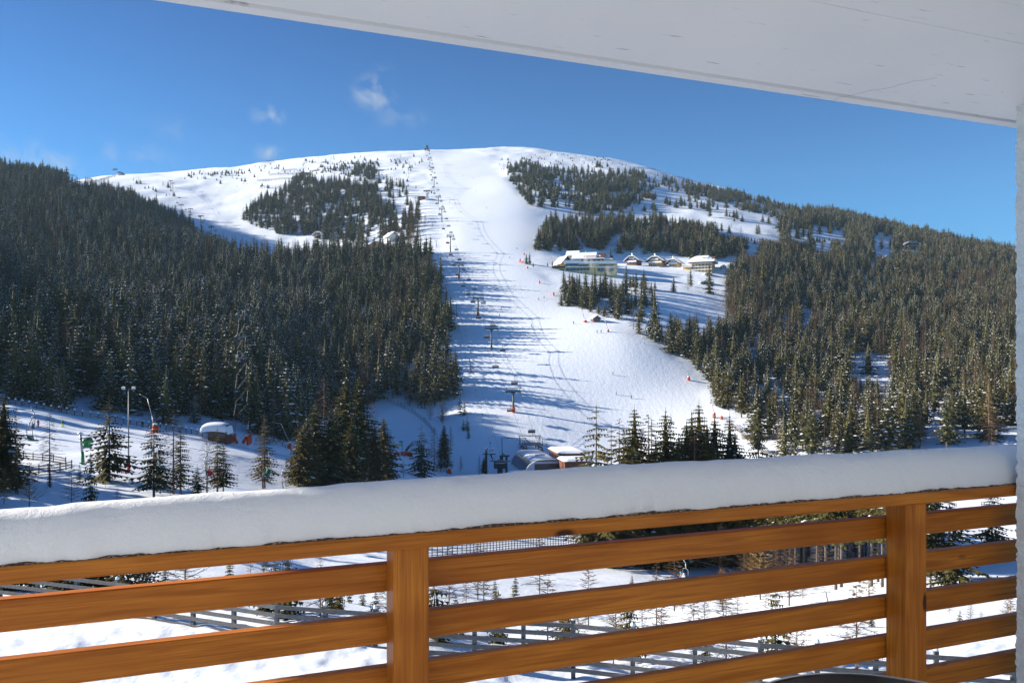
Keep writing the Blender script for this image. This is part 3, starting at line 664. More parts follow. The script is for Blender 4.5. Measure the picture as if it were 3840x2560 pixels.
# the row in front of the lower slope, right of the valley station
for px, b, t, kd, v, w_, lb in ((2236, 2112, 1523, 'O', 0, .95, 'tall spruce with drooping boughs just right of the valley station'),
        (2292, 2110, 1598, 'O', 1, .8, 'thin spruce between the drooping spruce and the bare larch'), (2322, 2105, 1568, 'LN', 1, .9, 'bare larch third in the row right of the valley station'),
        (2337, 2105, 1605, 'O', 2, .8, 'slim olive spruce close behind the bare larch'), (2379, 2108, 1530, 'N', 0, .95, 'tall spruce with brown lower boughs in the row'),
        (2392, 2112, 1630, 'LN', 2, 1, 'brown larch leaning against the tall spruce'), (2432, 2102, 1552, 'LN', 0, 1, 'pale bare larch in the middle of the row'),
        (2443, 2100, 1578, 'O', 1, .9, 'slim spruce beside the pale bare larch'), (2496, 2110, 1538, 'N', 1, .95, 'dense olive spruce left of the narrow twin'),
        (2516, 2112, 1562, 'O', 0, .9, 'open boughed spruce, right one of the narrow twins'), (2575, 2112, 1580, 'N', 3, .9, 'dark spruce low in the thick part of the row'),
        (2594, 2106, 1548, 'N', 2, .9, 'broad olive spruce before the thick part of the row'), (2621, 2100, 1515, 'N', 0, .95, 'tallest spruce in the thick part of the row'),
        (2642, 2110, 1572, 'O', 2, .9, 'spruce with ragged boughs right of the tallest one'), (2680, 2104, 1558, 'N', 2, 1, 'very dark dense spruce standing apart in the row'),
        (2736, 2098, 1557, 'N', 1, .9, 'pointed spruce in front of the fenced lane'), (2756, 2104, 1622, 'N', 3, .95, 'last low olive spruce of the row, before the fenced lane')):
    hand(px, b, t, kd, v, lb, wide=w_)
hand(2845, 2110, 1590, 'O', 2, 'snow-hung spruce right of the fenced lane', wide=.95)
hand(2700, 2152, 1965, 'LY', 1, 'golden young larch at the edge of the trunk wood, right of the lift riders', wide=.9)
hand(2858, 2140, 1990, 'LY', 3, 'second golden young larch before the trunk wood')
hand(3560, 2214, 1800, 'O', 0, 'large spruce seen through the boards right of the thick post')
hand(3490, 2206, 1830, 'T', 0, 'bare stemmed spruce hidden half behind the thick railing post')
hand(3720, 2100, 1800, 'O', 2, 'snowy spruce seen beside the stucco wall')
# saplings on the slope below the railing
sap = [(1684, 2274, 2050, 'LY', 0), (1792, 2248, 2040, 'LY', 2), (1814, 2258, 2055, 'LY', 0), (1856, 2248, 2172, 'SY', 0), (1932, 2240, 2155, 'SY', 1), (2024, 2232, 2010, 'LY', 2), (1748, 2262, 2150, 'LY', 2),
       (2207, 2345, 2120, 'LY', 0), (2370, 2192, 2152, 'SY', 2), (2462, 2350, 2110, 'LY', 2), (2350, 2368, 2262, 'LY', 0), (2408, 2362, 2250, 'LY', 2), (2480, 2420, 2240, 'LY', 0), (2712, 2305, 2190, 'LY', 0),
       (2765, 2300, 2210, 'LY', 2), (2872, 2288, 2195, 'LY', 2), (2642, 2330, 2210, 'LY', 0), (3055, 2390, 2330, 'SY', 1), (3150, 2390, 2330, 'SY', 0), (3120, 2395, 2340, 'LY', 2), (3268, 2385, 2310, 'SY', 2), (3240, 2380, 2325, 'LY', 1),
       (2930, 2400, 2350, 'LY', 1), (2990, 2410, 2360, 'SY', 0), (3560, 2300, 2235, 'LY', 1), (3640, 2345, 2260, 'LY', 0), (3780, 2360, 2240, 'LY', 3), (3600, 2470, 2405, 'SY', 2), (3680, 2460, 2400, 'LY', 1), (3790, 2440, 2300, 'LY', 0),
       (110, 1910, 1735, 'LY', 3), (268, 1895, 1745, 'LY', 0), (15, 1890, 1755, 'LY', 1), (640, 1862, 1790, 'LY', 3), (440, 1880, 1830, 'LY', 0), (560, 2160, 2100, 'LY', 0), (620, 2175, 2090, 'LY', 2), (860, 2165, 2080, 'SY', 1), (940, 2150, 2080, 'LY', 0),
       (1000, 2140, 2060, 'LY', 2), (1080, 2140, 2085, 'SY', 0), (1200, 2120, 2040, 'LY', 1), (700, 2170, 2110, 'LY', 0), (1310, 2260, 2190, 'SY', 1), (1360, 2270, 2200, 'SY', 2), (2560, 2290, 2230, 'LY', 0), (3010, 2250, 2180, 'LY', 2)]
for i, (px, b, t, kd, v) in enumerate(sap):
    if kd == 'LY': hand(px, b, t, kd, v, 'bare young larch on the snowy bank below the balcony, behind the grey plank fence', 'sapling', 'young larches below the balcony', 'young_larch', 1.0, 42)
    else: hand(px, b, t, kd, v, 'small young spruce on the snowy bank below the balcony, behind the grey plank fence', 'sapling', 'young spruces below the balcony', 'young_spruce', 1.0, 42)
hand(340, 1892, 1700, 'SY', 2, 'spiky yellowish young spruce just above the snow on the handrail', 'sapling', None, 'young_spruce', .8, 42)

for i in range(32):
    px = rt.uniform(120, 3300); d = np.interp(px, [0, 1038, 2150, 3510], [37, 31.6, 29.4, 26.3]) + rt.uniform(1.2, 7)
    p = gat(px, d); kd = 'SY' if rt.random() < .6 else 'LY'; h = rt.uniform(1.2, 3.0) * (1 if kd == 'SY' else 1.2)
    put_tree('young_spruce' if kd == 'SY' else 'young_larch', kd, rt.randint(0, 3), p, h, 'dark low spruce bush just behind the grey plank fence' if kd == 'SY' else 'low bare larch just behind the grey plank fence', 'sapling', 'spruce bushes behind the plank fence' if kd == 'SY' else 'low larches behind the plank fence', rt.uniform(0, 6), 1.25)
for i in range(14):
    px = rt.uniform(2480, 3260); p = ground(px, rt.uniform(2135, 2300) , 60); put_tree('young_larch', 'LY', rt.randint(0, 3), p, rt.uniform(3, 6), 'bare larch in front of the trunk wood below the lift riders', 'sapling', 'bare larches before the trunk wood', rt.uniform(0, 6), 1.2)
for px, b, t, kd, v, lb in ((1135, 1836, 1590, 'N', 3, 'dark spruce at the lower left corner of the big clump'), (1240, 1832, 1530, 'N', 2, 'dark spruce low in the front of the big clump'), (1320, 1826, 1560, 'N', 0, 'olive spruce low at the front right of the big clump'), (1405, 1815, 1590, 'N', 1, 'small spruce in front of the bright olive one'), (1190, 1836, 1640, 'LN', 1, 'short bare larch at the front of the big clump'), (1380, 1822, 1640, 'LN', 0, 'short brown larch at the front right of the big clump')):
    hand(px, b, t, kd, v, lb)
for px, b, t, kd, v, lb in ((2650, 2118, 1590, 'N', 1, 'spruce behind the ragged one in the row'), (2605, 2122, 1600, 'LN', 2, 'brown larch in the thick part of the row'), (2460, 2120, 1640, 'N', 2, 'low dense spruce between the pale larch and the twins'), (2545, 2122, 1640, 'N', 0, 'low dark spruce right of the narrow twins'), (2355, 2122, 1650, 'N', 3, 'low spruce in front of the tall one with brown boughs')):
    hand(px, b, t, kd, v, lb)

for i in range(12):
    px = -40 + 52 * i + rt.uniform(-20, 20); p = gat(px, np.interp(px, [0, 1038], [37, 31.6]) + rt.uniform(2, 6))
    put_tree('young_spruce', 'SY', rt.randint(0, 3), p, rt.uniform(2.6, 4.2), 'dark spruce bush behind the left end of the grey plank fence', 'sapling', 'dark spruces behind the left end of the plank fence', rt.uniform(0, 6), 1.5)

# ------------------------------------------------------------------ forests: trees scattered over the slopes
FOREST = [  # polygon of the ground they stand on, density, heights, share of larches, key
 ([(-900,1470),(0,1474),(250,1530),(560,1598),(640,1602),(900,1622),(1000,1640),(1120,1650),(1200,1600),(1290,1545),(1440,1500),(1560,1520),(1640,1520),(1716,1480),(1716,1400),(1692,1290),(1655,1150),(1640,1050),(1612,985),(1560,958),(1400,975),(1200,980),(1000,985),(810,958),(720,880),(560,790),(470,748),(400,752),(300,712),(200,680),(0,655),(-900,645)], .034, (12, 25), .13, 'left'),
 ([(1360,960),(1440,930),(1580,910),(1590,870),(1570,810),(1530,800),(1480,850),(1380,920)], .03, (13, 19), .25, 'left'),
 ([(900,836),(985,862),(1090,888),(1200,905),(1330,922),(1440,900),(1500,830),(1440,770),(1420,715),(1330,700),(1210,692),(1120,672),(1050,735),(960,775)], .026, (12, 20), .22, 'upper'),
 ([(1300,676),(1400,680),(1405,640),(1350,630)], .03, (10, 14), .1, 'upper'),
 ([(1440,745),(1520,748),(1520,705),(1450,690)], .02, (12, 17), .25, 'upper'),
 ([(1470,800),(1575,800),(1580,765),(1540,765)], .012, (10, 15), .6, 'upper'),
 ([(1040,645),(1200,640),(1290,622),(1500,600),(1480,640),(1300,640),(1100,665)], .0035, (4, 8), .0, 'upper'),
 ([(660,672),(740,680),(860,690),(960,668),(900,640),(760,650)], .003, (5, 9), .05, 'upper'),
 ([(480,672),(700,720),(720,770),(660,760),(500,690)], .0028, (5, 10), .2, 'upper'),
 ([(700,650),(900,630),(1200,590),(1560,580),(1590,640),(1560,700),(1440,720),(1300,690),(1100,700),(960,720),(860,700)], .0016, (3, 8), .1, 'upper'),
 ([(1180,625),(1300,610),(1420,605),(1420,625),(1300,640),(1190,650)], .012, (4, 8), .05, 'upper'),
 ([(1260,640),(1420,650),(1430,690),(1340,690)], .014, (6, 13), .1, 'upper'),
 ([(1480,605),(1585,600),(1585,640),(1490,640)], .004, (4, 8), .1, 'upper'),
 ([(1830,610),(2050,570),(2250,590),(2420,640),(2560,680),(2400,670),(2100,630),(1850,660)], .0022, (2.5, 6), .0, 'right'),
 ([(1840,650),(1960,620),(2110,640),(2110,815),(2040,815),(1960,770),(1880,690)], .012, (9, 16), .05, 'right'),
 ([(1905,660),(2000,640),(2080,660),(2090,800),(2030,800),(1960,760)], .013, (11, 17), .05, 'right'),
 ([(2110,645),(2250,625),(2420,660),(2420,800),(2280,820),(2110,815)], .010, (9, 15), .05, 'right'),
 ([(2160,690),(2370,680),(2400,760),(2300,790),(2250,810),(2150,780)], .019, (11, 17), .06, 'right'),
 ([(2420,665),(2600,690),(2800,735),(3000,800),(2960,850),(2760,830),(2560,800),(2420,740)], .008, (8, 13), .06, 'right'),
 ([(2560,690),(2800,735),(3000,795),(2960,812),(2760,775),(2560,720)], .011, (8, 13), .05, 'right'),
 ([(2420,740),(2760,850),(2980,880),(2980,905),(2700,880),(2420,840)], .005, (9, 15), .1, 'right'),
 ([(2000,930),(2050,945),(2300,935),(2320,955),(2500,955),(2760,985),(2990,960),(2990,880),(2760,868),(2480,852),(2300,838),(2060,845),(2010,860)], .034, (11, 21), .15, 'right'),
 ([(2960,812),(3060,805),(3200,822),(3400,878),(3600,920),(3840,975),(4300,1080),(4300,1600),(3840,1690),(3400,1700),(2960,1720),(2860,1690),(2700,1520),(2640,1420),(2600,1350),(2700,1290),(2720,1140),(2720,1050),(2790,985)], .031, (11, 21), .21, 'right'),
 ([(2085,1085),(2200,1098),(2340,1098),(2340,1200),(2310,1205),(2200,1178),(2095,1145)], .036, (9, 17), .12, 'right'),
 ([(2340,1078),(2520,1082),(2690,1080),(2690,1098),(2560,1112),(2480,1148),(2340,1190)], .024, (8, 15), .3, 'right'),
 ([(2345,1195),(2480,1160),(2460,1230),(2400,1265)], .006, (14, 20), .3, 'right'),
 ([(2430,1282),(2500,1268),(2640,1272),(2730,1262),(2760,1320),(2600,1362)], .034, (12, 18), .15, 'right'),
 ([(2640,1440),(2700,1420),(2860,1690),(2960,1720),(2900,1760),(2780,1720),(2690,1560)], .014, (13, 19), .15, 'right'),
]
CLEAR = [ [(2280,925),(2330,905),(2330,940),(2290,945)], [(3370,935),(3450,935),(3450,968),(3370,968)], [(3320,965),(3360,965),(3360,990),(3320,990)],
         [(240,690),(330,705),(340,740),(260,720)], [(2130,930),(2175,890),(2185,930)], [(2340,985),(2700,985),(2700,1075),(2340,1075)], [(2060,960),(2340,960),(2340,1058),(2060,1058)], [(2250,960),(2300,880),(2420,880)],
         [(1360,900),(1500,880),(1500,948),(1360,948)], [(2545,820),(2570,820),(2570,855),(2545,855)]]
GLADES = [(3185,3350,1335,1350,1405,1428), (3040,3170,850,850,885,900), (3275,3350,872,880,945,965), (2960,3035,868,862,895,905), (2690,2935,838,858,872,905), (2790,2850,915,915,950,955), (2455,2725,1078,1078,1170,1185), (3060,3120,910,910,935,940), (2480,2740,775,800,800,842), (3000,3040,1180,1180,1210,1210)]   # open snow: left, right, upper row at each side, lower row at each side
rf = np.random.RandomState(17)
trees = []
for poly, dens, (h0, h1), lar, key in FOREST:
    pts = [ground(min(max(a, -1000), 4700), b, 100) for a, b in poly]
    x0, x1 = min(p.x for p in pts) - 5, max(p.x for p in pts) + 5; y0, y1 = min(p.y for p in pts) - 5, max(p.y for p in pts) + 5
    nn_ = int((x1 - x0) * (y1 - y0) * dens)
    x = rf.uniform(x0, x1, nn_); y = rf.uniform(y0, y1, nn_); z = gz(x, y)
    px, py = CX + x / y * F, HZ - z / y * F
    wob = vnoise(x / 18, y / 18, 51) * 40; wob2 = vnoise(x / 18, y / 18, 52) * 24
    sc_ = np.clip(600 / y, .3, 2.2)
    ok = inpoly(px + wob * sc_, py + wob2 * sc_, poly)
    for c_ in CLEAR: ok &= ~inpoly(px + wob * sc_ * .7, py + wob2 * sc_ * .7, c_)
    clump = vnoise(x / 30, y / 30, 53) + .5 * vnoise(x / 11, y / 11, 54)
    if dens < .0305: ok &= rf.uniform(0, 1, nn_) < np.clip((.75 if dens < .024 else .95) + clump * 2.2, 0, 1)
    else: ok &= rf.uniform(0, 1, nn_) < np.clip(1.05 + clump * 1.3, 0, 1)
    # do not show trees through the piste
    ok &= ~inpoly(px, py, PISTE)
    larn = vnoise(x / 45, y / 45, 55) + .5 * vnoise(x / 15, y / 15, 56)
    isl = rf.uniform(0, 1, nn_) < np.clip(lar * (1 + 3.2 * larn) * (np.where(py < 930, 2.3, 1.0) if key == 'left' else 1.0), 0, 1)
    hh = (h0 + (h1 - h0) * rf.beta(1.6, 1.6, nn_)) * np.where(rf.uniform(0, 1, nn_) < .25, .6, 1) * np.where(rf.uniform(0, 1, nn_) < .08, 1.2, 1)
    for a_, b_, u0, u1, l0, l1 in GLADES:
        f_ = np.clip((px + wob * .35 * sc_ - a_) / (b_ - a_), -1, 2); ins = (f_ > 0) & (f_ < 1); up_ = u0 + (u1 - u0) * f_ + wob2 * .15; lo_ = l0 + (l1 - l0) * f_ + wob2 * .3
        lim = (py - lo_) / F * y * 1.05; ok &= ~(ins & (py > up_) & (lim < 4)) | (ok & (rf.uniform(0, 1, nn_) < (.12 if py.mean() < 1000 else .04))); hh = np.where(ins & (py > lo_), np.minimum(hh, np.maximum(lim, 4)), hh)
    # alpine tree line: shorter towards the top
    for i in np.nonzero(ok)[0]: trees.append((x[i], y[i], z[i], hh[i], bool(isl[i]), key, px[i], py[i]))
# stand of bare stemmed spruces right of the valley
poly = [(2440,2085),(2520,2110),(2700,2125),(2880,2160),(3060,2205),(3480,2235),(3480,2030),(2900,1985),(2440,2010)]
tall = []
for px, py in zip(rf.uniform(2420, 3490, 900), rf.uniform(1980, 2240, 900)):
    if inpoly(px, py, poly) and len(tall) < 150:
        p = ground(px, py, 60)
        if all((p.x - a) ** 2 + (p.y - b) ** 2 > 2.2 for a, b, *_ in tall): tall.append((p.x, p.y, p.z, px, py))
for x, y, z, px, py in tall:
    h = min(rf.uniform(13, 17), (py - (1725 - (px - 2440) * .05)) / F * y)
    put_tree('spruce_tree', 'T', rf.randint(2), (x, y, z - .2), max(h, 9), 'tall spruce with bare lower stem in the trunk wood seen between the railing boards', 'tree', 'bare stemmed spruces of the trunk wood', rf.uniform(0, 6.28), 1.1)
# trees beyond the left edge of the view, which shade the beginners' slope
off = []
for i in range(34):
    d = rf.uniform(80, 128); u = -.66 - rf.uniform(.02, .30); off.append((u * d, d, float(gz(np.array(u * d), np.array(d))), rf.uniform(13, 20), False, 'off', -200, 0))

sp_ = [t for t in trees if not t[4] and 0 < t[6] < 3812]; la_ = [t for t in trees if t[4] and 0 < t[6] < 3812]
sp_.sort(key=lambda t: -t[3] / t[1]); la_.sort(key=lambda t: -t[3] / t[1])
NS = 300 - len(tall) - 98; NLR = 220
single = sp_[:NS] + la_[:NLR]; ids = set(id(t) for t in single)
LAB = {('left', False): ('dense spruce with snow on its boughs at the foot of the shaded left forest', 'spruces at the foot of the left forest'),
       ('right', False): ('dense olive spruce with specks of snow in the forest right of the ski run', 'spruces low in the right forest'),
       ('upper', False): ('snow-speckled spruce of the wood high on the left of the lift line', 'spruces of the upper wood'),
       ('left', True): ('bare brown larch standing among the spruces of the left forest', 'larches in the left forest'),
       ('right', True): ('bare brown larch standing among the spruces of the right forest', 'larches in the right forest'),
       ('upper', True): ('bare brown larch in the wood high on the left of the lift line', 'larches of the upper wood')}
for t in single:
    lb, gr = LAB[(t[5], t[4])]
    put_tree('larch_tree' if t[4] else 'spruce_tree', 'LF' if t[4] else 'F', rf.randint(24), (t[0], t[1], t[2] - .2), t[3], lb, 'tree', gr, rf.uniform(0, 6.28), rf.uniform(.9, 1.25))

def joined(cr_, tr, name):
    bm = bmesh.new(); bm.from_mesh(cr_); nv = len(bm.faces); bm.from_mesh(tr); bm.faces.ensure_lookup_table()
    k_ = len(cr_.materials)
    for f_ in bm.faces[nv:]: f_.material_index = k_
    m_ = bpy.data.meshes.new(name); bm.to_mesh(m_); bm.free()
    for q_ in list(cr_.materials) + list(tr.materials): m_.materials.append(q_)
    return m_
def mass(name, pts, lib, H, label, cat):
    pc = bpy.data.collections.new(name + '_kinds')
    for i, (cr_, tr) in enumerate(lib): pc.objects.link(bpy.data.objects.new('%s_kind_%d' % (name, i), joined(cr_, tr, name)))
    m_ = bpy.data.meshes.new(name); m_.from_pydata([(t[0], t[1], t[2] - .2) for t in pts], [], [])
    nn = len(pts)
    hh = np.array([t[3] / H for t in pts])
    wd = rf.uniform(.75, 1.45, nn) * np.array([1.4 if t[3] < 12 else (1.15 if t[5] == 'right' else 1.0) for t in pts])
    ki = rf.randint(0, len(lib), nn)
    if len(lib) > 8:
        snowy = np.array([(t[5] == 'left' and t[6] < 1250) or t[3] < 12 for t in pts]) & (rf.uniform(0, 1, nn) < .6)
        ki = np.where(snowy, rf.choice([3, 5, 8, 9, 8, 9], nn), np.minimum(ki, 7))
    a1 = m_.attributes.new('scl', 'FLOAT_VECTOR', 'POINT'); a1.data.foreach_set('vector', np.stack([hh * wd, hh * wd, hh], -1).ravel())
    a2 = m_.attributes.new('rot', 'FLOAT_VECTOR', 'POINT'); a2.data.foreach_set('vector', np.stack([rf.uniform(-.03, .03, nn), rf.uniform(-.03, .03, nn), rf.uniform(0, 6.28, nn)], -1).ravel())
    a3 = m_.attributes.new('idx', 'INT', 'POINT'); a3.data.foreach_set('value', ki.astype(np.int32))
    o = link(name, m_); tag(o, label, cat, None, 'stuff')
    ng = bpy.data.node_groups.new(name + '_scatter', 'GeometryNodeTree')
    ng.interface.new_socket('Geometry', in_out='INPUT', socket_type='NodeSocketGeometry'); ng.interface.new_socket('Geometry', in_out='OUTPUT', socket_type='NodeSocketGeometry')
    N, L = ng.nodes, ng.links
    gi, go = N.new('NodeGroupInput'), N.new('NodeGroupOutput')
    ci = N.new('GeometryNodeCollectionInfo'); ci.inputs['Collection'].default_value = pc; ci.inputs['Separate Children'].default_value = True; ci.inputs['Reset Children'].default_value = True
    ip = N.new('GeometryNodeInstanceOnPoints'); ip.inputs['Pick Instance'].default_value = True
    def attr(nm, ty):
        q_ = N.new('GeometryNodeInputNamedAttribute'); q_.data_type = ty; q_.inputs['Name'].default_value = nm; return q_.outputs['Attribute']
    L.new(gi.outputs[0], ip.inputs['Points']); L.new(ci.outputs[0], ip.inputs['Instance'])
    L.new(attr('idx', 'INT'), ip.inputs['Instance Index']); L.new(attr('rot', 'FLOAT_VECTOR'), ip.inputs['Rotation']); L.new(attr('scl', 'FLOAT_VECTOR'), ip.inputs['Scale'])
    L.new(ip.outputs[0], go.inputs[0])
    md = o.modifiers.new('scatter', 'NODES'); md.node_group = ng
    return o
rest = [t for t in trees if id(t) not in ids]
mass('spruce_forest', [t for t in rest if not t[4]] + off, SPR_F, 20, 'snow-speckled dark spruce forest covering the mountain flanks on both sides of the run', 'forest')
mass('larch_forest', [t for t in rest if t[4]], LAR_F, 18, 'brown leafless larches scattered through the forest on the mountain flanks', 'forest')
print('TREES', len(trees), len(single), len(tall))
# ------------------------------------------------------------------ people
def person_mesh(J, E, mats):
    """one continuous body grown over a posed skeleton: J name -> (x,y,z,radius,material)"""
    me = bpy.data.meshes.new('person'); nm = list(J); ix = {k: i for i, k in enumerate(nm)}
    me.from_pydata([J[k][:3] for k in nm], [(ix[a], ix[b]) for a, b in E], [])
    o = bpy.data.objects.new('tmp', me); COL.objects.link(o)
    md = o.modifiers.new('skin', 'SKIN'); md.use_smooth_shade = True
    for i, k in enumerate(nm):
        v = me.skin_vertices[0].data[i]; v.radius = (J[k][3], J[k][3]); v.use_root = (i == 0)
    sb = o.modifiers.new('sub', 'SUBSURF'); sb.levels = 1; sb.render_levels = 1
    ev = o.evaluated_get(bpy.context.evaluated_depsgraph_get()); out = bpy.data.meshes.new_from_object(ev)
    bpy.data.objects.remove(o)
    for m_ in mats: out.materials.append(m_)
    pts = [(Vector(J[k][:3]), J[k][4]) for k in nm]
    segs = [(Vector(J[a][:3]), Vector(J[b][:3]), J[b][4]) for a, b in E]
    for f_ in out.polygons:
        c = f_.center; best = None
        for a, b, m_ in segs:
            t = max(0, min(1, (c - a).dot(b - a) / max((b - a).length_squared, 1e-9))); d = (c - (a + (b - a) * t)).length
            if best is None or d < best[0]: best = (d, m_)
        f_.material_index = best[1]
    return out
EDG = [('pelvis', 'chest'), ('chest', 'neck'), ('neck', 'head'), ('head', 'crown')]
for s_ in 'lr': EDG += [('pelvis', 'hip' + s_), ('hip' + s_, 'knee' + s_), ('knee' + s_, 'ankle' + s_), ('ankle' + s_, 'toe' + s_), ('chest', 'sho' + s_), ('sho' + s_, 'elb' + s_), ('elb' + s_, 'wri' + s_), ('wri' + s_, 'han' + s_)]
def skeleton(pose):
    if pose == 'ski':
        J = {'pelvis': (0, .06, .86, .15, 0), 'chest': (0, -.06, 1.20, .17, 0), 'neck': (0, -.12, 1.42, .065, 2), 'head': (0, -.15, 1.54, .10, 2), 'crown': (0, -.15, 1.64, .09, 3)}
        for s_, k in (('l', -1), ('r', 1)):
            J.update({'hip' + s_: (.10 * k, .05, .82, .12, 1), 'knee' + s_: (.13 * k, -.14, .48, .085, 1), 'ankle' + s_: (.12 * k, .02, .14, .075, 1), 'toe' + s_: (.12 * k, -.16, .07, .06, 4),
                      'sho' + s_: (.18 * k, -.08, 1.34, .085, 0), 'elb' + s_: (.30 * k, -.16, 1.10, .06, 0), 'wri' + s_: (.28 * k, -.38, 1.02, .045, 0), 'han' + s_: (.27 * k, -.46, 1.02, .05, 4)})
    elif pose == 'stand':
        J = {'pelvis': (0, 0, .92, .15, 0), 'chest': (0, 0, 1.28, .17, 0), 'neck': (0, -.01, 1.50, .065, 2), 'head': (0, -.03, 1.62, .10, 2), 'crown': (0, -.02, 1.72, .09, 3)}
        for s_, k in (('l', -1), ('r', 1)):
            J.update({'hip' + s_: (.10 * k, 0, .86, .12, 1), 'knee' + s_: (.12 * k, -.03, .50, .085, 1), 'ankle' + s_: (.12 * k, .02, .14, .075, 1), 'toe' + s_: (.12 * k, -.14, .07, .06, 4),
                      'sho' + s_: (.18 * k, 0, 1.42, .085, 0), 'elb' + s_: (.27 * k, .02, 1.14, .06, 0), 'wri' + s_: (.26 * k, -.16, .95, .045, 0), 'han' + s_: (.25 * k, -.22, .90, .05, 4)})
    else:
        J = {'pelvis': (0, 0, .14, .16, 0), 'chest': (0, .03, .52, .18, 0), 'neck': (0, 0, .74, .065, 2), 'head': (0, -.03, .86, .10, 2), 'crown': (0, -.02, .96, .09, 3)}
        for s_, k in (('l', -1), ('r', 1)):
            J.update({'hip' + s_: (.11 * k, -.02, .12, .125, 1), 'knee' + s_: (.14 * k, -.48, .12, .09, 1), 'ankle' + s_: (.13 * k, -.52, -.30, .075, 1), 'toe' + s_: (.13 * k, -.68, -.36, .06, 4),
                      'sho' + s_: (.19 * k, .02, .66, .085, 0), 'elb' + s_: (.28 * k, -.10, .38, .06, 0), 'wri' + s_: (.20 * k, -.34, .34, .045, 0), 'han' + s_: (.16 * k, -.40, .34, .05, 4)})
    return J
def ski_mesh():
    mb = MB(); n = 8; vs = []
    for i in range(n):
        f = i / (n - 1); y = .75 - 1.7 * f; w = .045 if 0 < i < n - 2 else (.05 if i == n - 2 else .02); z = .012 + (max(0, f - .8) / .2) ** 2 * .16
        vs += [(-w, y, z), (w, y, z), (w, y, z + .02), (-w, y, z + .02)]
    fs = [(i * 4 + a, i * 4 + (a + 1) % 4, i * 4 + 4 + (a + 1) % 4, i * 4 + 4 + a) for i in range(n - 1) for a in range(4)] + [(3, 2, 1, 0), tuple(range(n * 4 - 4, n * 4))]
    mb.add(vs, fs); return mb
def person(pos, rz, pose, jacket, trousers, helmet, label, scale=1.0, skis=True, group=None, poles=True, parent_z=0):
    o = link('person', person_mesh(skeleton(pose), EDG, [M[jacket], M[trousers], M['skin'], M[helmet], M['black']]), None, pos)
    o.rotation_euler = (0, 0, rz); o.scale = (scale,) * 3; tag(o, label, 'person', group)
    h = skeleton(pose)['head']
    mb = MB(); mb.lathe([(.118, -.02), (.122, .04), (.10, .10), (.06, .135), (0, .145)], 10, 0, (h[0], h[1] + .012, h[2] + .02)); mb.build('helmet', M[helmet], o)
    if skis:
        for k in (-1, 1):
            s_ = ski_mesh().build('ski', M['dark' if k < 0 else 'dark'], o)
            s_.location = (.12 * k, -.02, 0 if pose != 'sit' else -.46)
    if poles and pose != 'sit':
        j = skeleton(pose)
        for s_, k in (('l', -1), ('r', 1)):
            a = j['han' + s_]; mb = MB(); mb.tube((a[0], a[1], a[2] + .06), (a[0] + .08 * k, a[1] + .45, .12), .012, .008, 4); mb.build('ski_pole', M['dark'], o)
    return o
def on_snow(px, py, rz, pose, j, t, h, label, sc=1.0, skis=True, group=None):
    p = ground(px, py, 60); return person((p.x, p.y, p.z + .01), R(rz), pose, j, t, h, label, sc, skis, group)
on_snow(234, 1601, 60, 'ski', 'black', 'lime', 'black', 'skier in black jacket and lime green trousers gliding down the beginners\' slope')
on_snow(143, 1601, 70, 'stand', 'red', 'red', 'red', 'small skier dressed all in red on the beginners\' slope')
on_snow(82, 1518, 80, 'stand', 'pink', 'pink', 'white', 'child in pink behind the capped wooden fence near the left edge')
on_snow(230, 1545, 80, 'stand', 'pink', 'black', 'white', 'smaller child in pink and black right behind the wooden fence')
on_snow(534, 1601, 20, 'stand', 'black', 'black', 'black', 'person in dark clothes standing at the wooden fence')
on_snow(405, 1680, 30, 'ski', 'blue', 'black', 'blue', 'skier in blue half hidden behind the open branched spruce')
on_snow(1880, 1160, -50, 'ski', 'black', 'black', 'black', 'skier in black leaning into a turn above the long tree shadow')
on_snow(1873, 1187, 20, 'stand', 'red', 'red', 'black', 'person in dark red standing in the long tree shadow on the run')
on_snow(1919, 1202, -120, 'ski', 'black', 'black', 'black', 'skier in black crossing the long tree shadow')
on_snow(1993, 1226, 40, 'ski', 'black', 'black', 'black', 'skier in black below the tip of the long tree shadow')
on_snow(2020, 1125, 30, 'ski', 'black', 'black', 'black', 'lower one of two skiers in dark clothes left of the orange lance foot')
on_snow(2040, 1119, 30, 'ski', 'dark', 'black', 'black', 'upper one of two skiers in dark clothes left of the orange lance foot')
on_snow(2151, 1215, 10, 'stand', 'dark', 'black', 'black', 'skier in grey standing left of the small hut at the run\'s edge')
on_snow(2239, 1248, 0, 'stand', 'cyan', 'black', 'black', 'skier in light blue jacket, one of two standing below the small hut')
on_snow(2254, 1248, 0, 'stand', 'black', 'black', 'black', 'skier in black, one of two standing below the small hut')
on_snow(1911, 969, 10, 'ski', 'dark', 'black', 'black', 'skier in grey left of the orange snow gun feet')
on_snow(1939, 934, -40, 'ski', 'black', 'black', 'black', 'skier in black high above the orange snow gun feet')
on_snow(2298, 1406, 60, 'ski', 'green', 'black', 'green', 'skier in green alone on the sunny lower slope')
on_snow(2311, 1480, 70, 'ski', 'cyan', 'black', 'cyan', 'crouching skier in light blue on the lower slope')
on_snow(2368, 1493, -60, 'ski', 'black', 'black', 'black', 'skier in black carving on the lower slope beside the one in light blue')
for px, py, a, lb in ((1686, 761, 0, 'left one of two distant skiers on the terrace of the run beside the fifth pylon'), (1707, 762, 0, 'right one of two distant skiers on the terrace of the run beside the fifth pylon'), (1785, 718, 30, 'distant skier alone high on the run near its right edge'),
                      (1738, 660, -20, 'tiny distant skier near the upper middle of the run'), (1773, 669, 20, 'tiny distant skier by the right edge of the upper run'), (1765, 607, 10, 'tiny skier just below the crest of the run'), (1824, 782, 20, 'distant skier in the grey hollow of the run')):
    on_snow(px, py, a, 'ski', 'black', 'black', 'black', lb)
